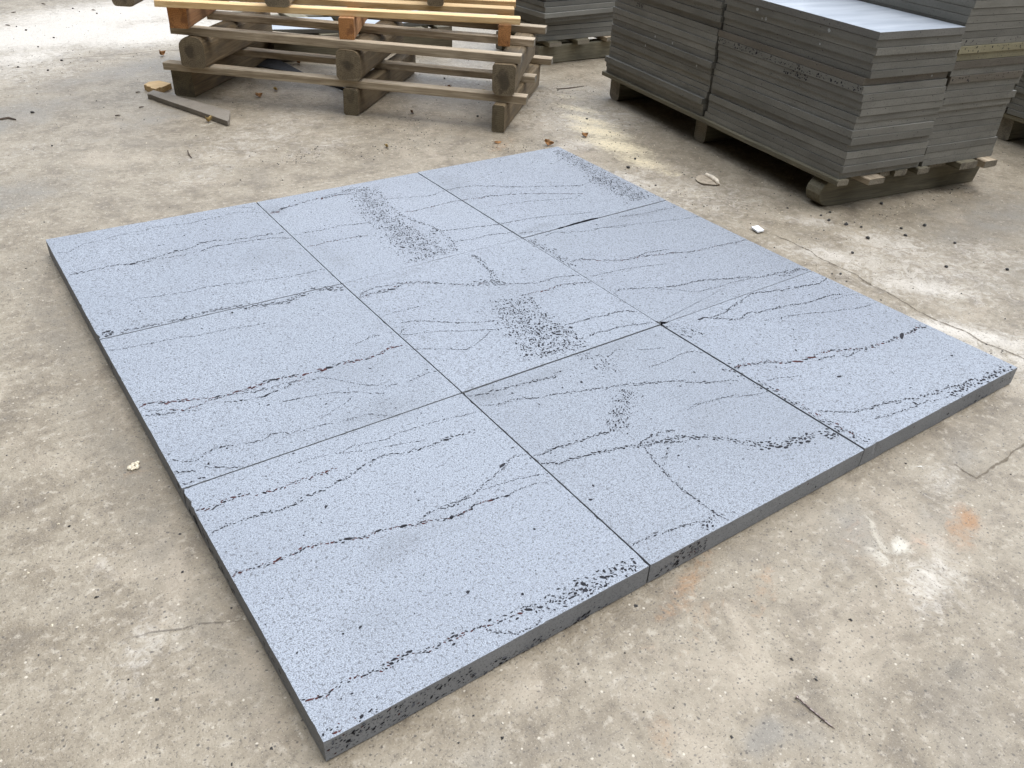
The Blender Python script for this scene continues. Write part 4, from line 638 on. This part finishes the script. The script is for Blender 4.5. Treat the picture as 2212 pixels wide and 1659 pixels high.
# leaves: cupped blade with a midrib fold and a stalk
def leaf(name, x, y, z, size, rot, mt, label, curl=.35, tilt=.2, cat='leaf'):
    size *= .85
    bm = bmesh.new(); n = 9; rows = []
    for i in range(n + 1):
        u = i / n; wd = size * .36 * math.sin(math.pi * min(1, u ** .8)) * (1 + .15 * math.sin(u * 17)); zz = size * curl * (4 * (u - .5) ** 2) * .5
        rows.append([bm.verts.new((size * (u - .5), s * wd, zz + abs(s) * size * curl * .55 * (1 if s > 0 else .6))) for s in (-1, -.5, 0, .5, 1)])
    for a, b in zip(rows, rows[1:]):
        for j in range(4):
            try: bm.faces.new((a[j], b[j], b[j + 1], a[j + 1]))
            except ValueError: pass
    st = [bm.verts.new((-size * (.5 + t * .3), s * size * .012, size * curl * (.5 + t * .5))) for t in (0, 1) for s in (-1, 1)]; bm.faces.new((st[0], st[1], st[3], st[2]))
    o = obj(name, bm, mt, None, (x, y, z + .001 + abs(math.sin(tilt)) * size * .3), rot, True); o.rotation_euler = (tilt, tilt * .5, rot)
    md = o.modifiers.new('thickness', 'SOLIDIFY'); md.thickness = .0006
    return tag(o, label, cat, 'fallen leaves')
for a in (('dry_leaf', .932, 2.18, 0, .045, .6, MLEAF, 'curled brown leaf on the bright ground left of the wooden pallets', .7, .5),
          ('dry_leaf', 1.878, .152 - .142 + .14, 0, .045, -.6, MLEAF, 'golden brown leaf against the back corner of the laid slabs', .45, .5),
          ('dry_leaf', 2.085, .172, 0, .040, .1, MLEAF, 'tan leaf on the yellow sawdust trail', .4, .3),
          ('dry_leaf', 1.28, .413, 0, .028, 1.2, MLEAFY, 'small yellow leaf on bare concrete before the wooden pallets', .5, .5),
          ('dry_leaf', 1.709, .266, 0, .035, -.3, MLEAF, 'flat pinkish brown leaf on the rust stain near the pallet foot', .15, .1),
          ('dry_leaf', 1.096, 1.276, 0, .045, .4, MLEAF, 'brown leaf in the shade under the lowest pallet, nearer its left foot', .4, .4),
          ('dry_leaf', 1.202, 1.343, 0, .035, 1.4, MLEAFY, 'stalked yellowish leaf deep in the shade under the lowest pallet', .5, .3),
          ('dry_leaf', 1.593, .768, 0, .028, .9, MLEAFD, 'dark crumpled leaf under the lowest pallet between its middle and right feet', .5, .5),
          ('dry_leaf', 1.488, 1.763, 0, .045, 1.5, MLEAF, 'upright orange brown leaf seen between the two lower pallets', .6, 1.1),
          ('dry_leaf', 1.571, 2.123, 0, .045, 1.2, MLEAF, 'upright brown leaf in the bright patch behind the wooden pallets', .6, 1.1),
          ('dry_leaf', .785, 1.01, 0, .035, 2.2, MLEAFY, 'thin curled leaf hugging the long stone offcut', .8, .4),
          ('dry_leaf', 2.0, .93, 0, .04, .6, MLEAFD, 'dark red leaf heap piece seen under the right part of the second pallet', .5, .6),
          ('dry_leaf', 2.06, .90, 0, .035, -.4, MLEAFY, 'bright yellow leaf seen under the right part of the second pallet', .4, .9),
          ('dry_leaf', 1.93, 1.02, 0, .045, 1.7, MLEAFD, 'curled dark leaf behind the right foot of the lowest pallet', .6, .4),
          ('dry_leaf', 2.33, 1.13 - .05, 0, .03, .2, MLEAF, 'small brown leaf on the concrete right of the wooden pallets', .2, .1),
          ('dry_leaf', 2.831, -.583, .5985, .030, 1.3, MLEAFY, 'pale orange leaf standing on the pale top of the near pile', .5, 1.1),
          ('dry_leaf', 2.842, -.612, .5985, .032, .4, MLEAF, 'brown leaf lying on the pale top of the near pile', .6, .5)): leaf(*a)
# stone chips
def pebble(x, y, s, seed, z=0.):
    bm = bmesh.new(); bmesh.ops.create_icosphere(bm, subdivisions=1, radius=s)
    for v in bm.verts: v.co = Vector((v.co.x * (1 + .5 * mnoise.noise(v.co / s + Vector((seed, 0, 0)))), v.co.y * (.75 + .4 * mnoise.noise(v.co / s + Vector((0, seed, 0)))), v.co.z * .6 + s * .45))
    return bm
names = ['right of the laid slabs, near the stone pallet', 'on the pale ground left of the wooden pallets', 'on the ground between the wooden pallets and the laid slabs']
cnt = 0
REFS = [((2.39, -.84), 'dark stone chip right of the laid slabs, %s the rounded beam end'), ((.79, 1.45), 'dark stone chip on pale ground, %s the left foot of the wooden pallets'), ((1.80, .36), 'dark stone chip before the wooden pallets, %s their right foot')]
for gi, l in enumerate(PEB):
    q = sorted([(l[i] / 1000, l[i + 1] / 1000) for i in range(0, len(l), 2)], key=lambda p: math.hypot(p[0] - REFS[gi][0][0], p[1] - REFS[gi][0][1]))
    for i, (x, y) in enumerate(q):
        cnt += 1
        o = obj('stone_chip', pebble(x, y, R.uniform(.0045, .0085), cnt * 1.7), MROCK, None, (x, y, 0), R.uniform(0, 6))
        tag(o, REFS[gi][1] % ('nearest' if i == 0 else ORD[i] + ' nearest'), 'stone chip', 'dark stone chips ' + names[gi])
TL = ['short dark twig left of the long stone offcut', 'tiny twig beside the splintered wood block', 'short bent twig in front of the splintered wood block', 'twig at the top edge on pale ground, leftmost', 'twig on pale ground left of the topmost log end', 'short twig lying near the left edge above the grey patch', 'thin twig at the left edge above the grey patch', 'thin dark stick between the wooden pallets and the stone pallet', 'thick dull stick on the ground at the left edge', 'curled dark bark strip left of the back edge of the laid slabs']
for p, l in zip(TWIGS, TL):
    pts = [(p[i] / 1000, p[i + 1] / 1000, .003) for i in range(0, len(p), 2)]
    if len(pts) == 2: a, b = Vector(pts[0]), Vector(pts[1]); pts = [a, a.lerp(b, .5) + Vector((.002, -.001, .001)), b]
    rad = .0022 if 'thick' not in l else .0045
    centred('twig', tube(pts, [rad, rad * 1.2] + [rad * .6] * (len(pts) - 2), 6), MTWIG, l, 'twig', 'twigs on the concrete')
# pale crumb pile left of the slabs
bm = bmesh.new()
for i in range(14):
    q = Vector((-.048 + R.gauss(0, .006), -1.050 + R.gauss(0, .005), 0)); r0 = bmesh.ops.create_icosphere(bm, subdivisions=1, radius=R.uniform(.002, .005))
    for v in r0['verts']: v.co = Vector((v.co.x, v.co.y, v.co.z * .7 + .002)) + q
centred('mortar_crumbs', bm, MPALE, 'little heap of pale mortar crumbs left of the laid slabs', 'crumbs')
# grit: nobody could count it
def grit(name, n, mt, region, label, s0, s1):
    vv, ff = [], []
    for i in range(n):
        x, y = region()
        if -.004 < x < 1.814 and -1.827 < y < .014: continue
        s = s0 + (s1 - s0) * R.random() ** 3; b = len(vv)
        for k in range(4): t = 1.57 * k + R.random(); vv.append((x + s * math.cos(t) * R.uniform(.6, 1.2), y + s * math.sin(t) * R.uniform(.6, 1.2), .0002))
        vv.append((x, y, s * .9)); ff += [(b, b + 1, b + 4), (b + 1, b + 2, b + 4), (b + 2, b + 3, b + 4), (b + 3, b, b + 4)]
    o = obj(name, (vv, ff), mt); tag(o, label, None, None, 'stuff')
def anywhere(): return R.uniform(-1.0, 4.2), R.uniform(-2.5, 3.6)
def patch():
    cx, cy, sx, sy = R.choice([(1.55, .62, .14, .09), (1.30, .40, .12, .06), (2.2, .4, .12, .2), (2.1, 0, .12, .15), (2.6, -1.0, .35, .03), (1.75, .2, .12, .05), (2.45, .75, .12, .12), (.95, .48, .1, .05), (2.0, -.6, .25, .3), (.5, 2.2, .4, .15), (2.2, 1.0, .2, .2), (1.6, 1.3, .3, .3)])
    return R.gauss(cx, sx), R.gauss(cy, sy)
grit('dark_grit', 5200, MROCK, lambda: patch() if R.random() < .28 else anywhere(), 'fine dark grit scattered over the concrete', .0010, .0042)
grit('pale_grit', 2600, MPALE, lambda: patch() if R.random() < .3 else anywhere(), 'fine pale grit and sawdust scattered over the concrete', .0010, .0036)
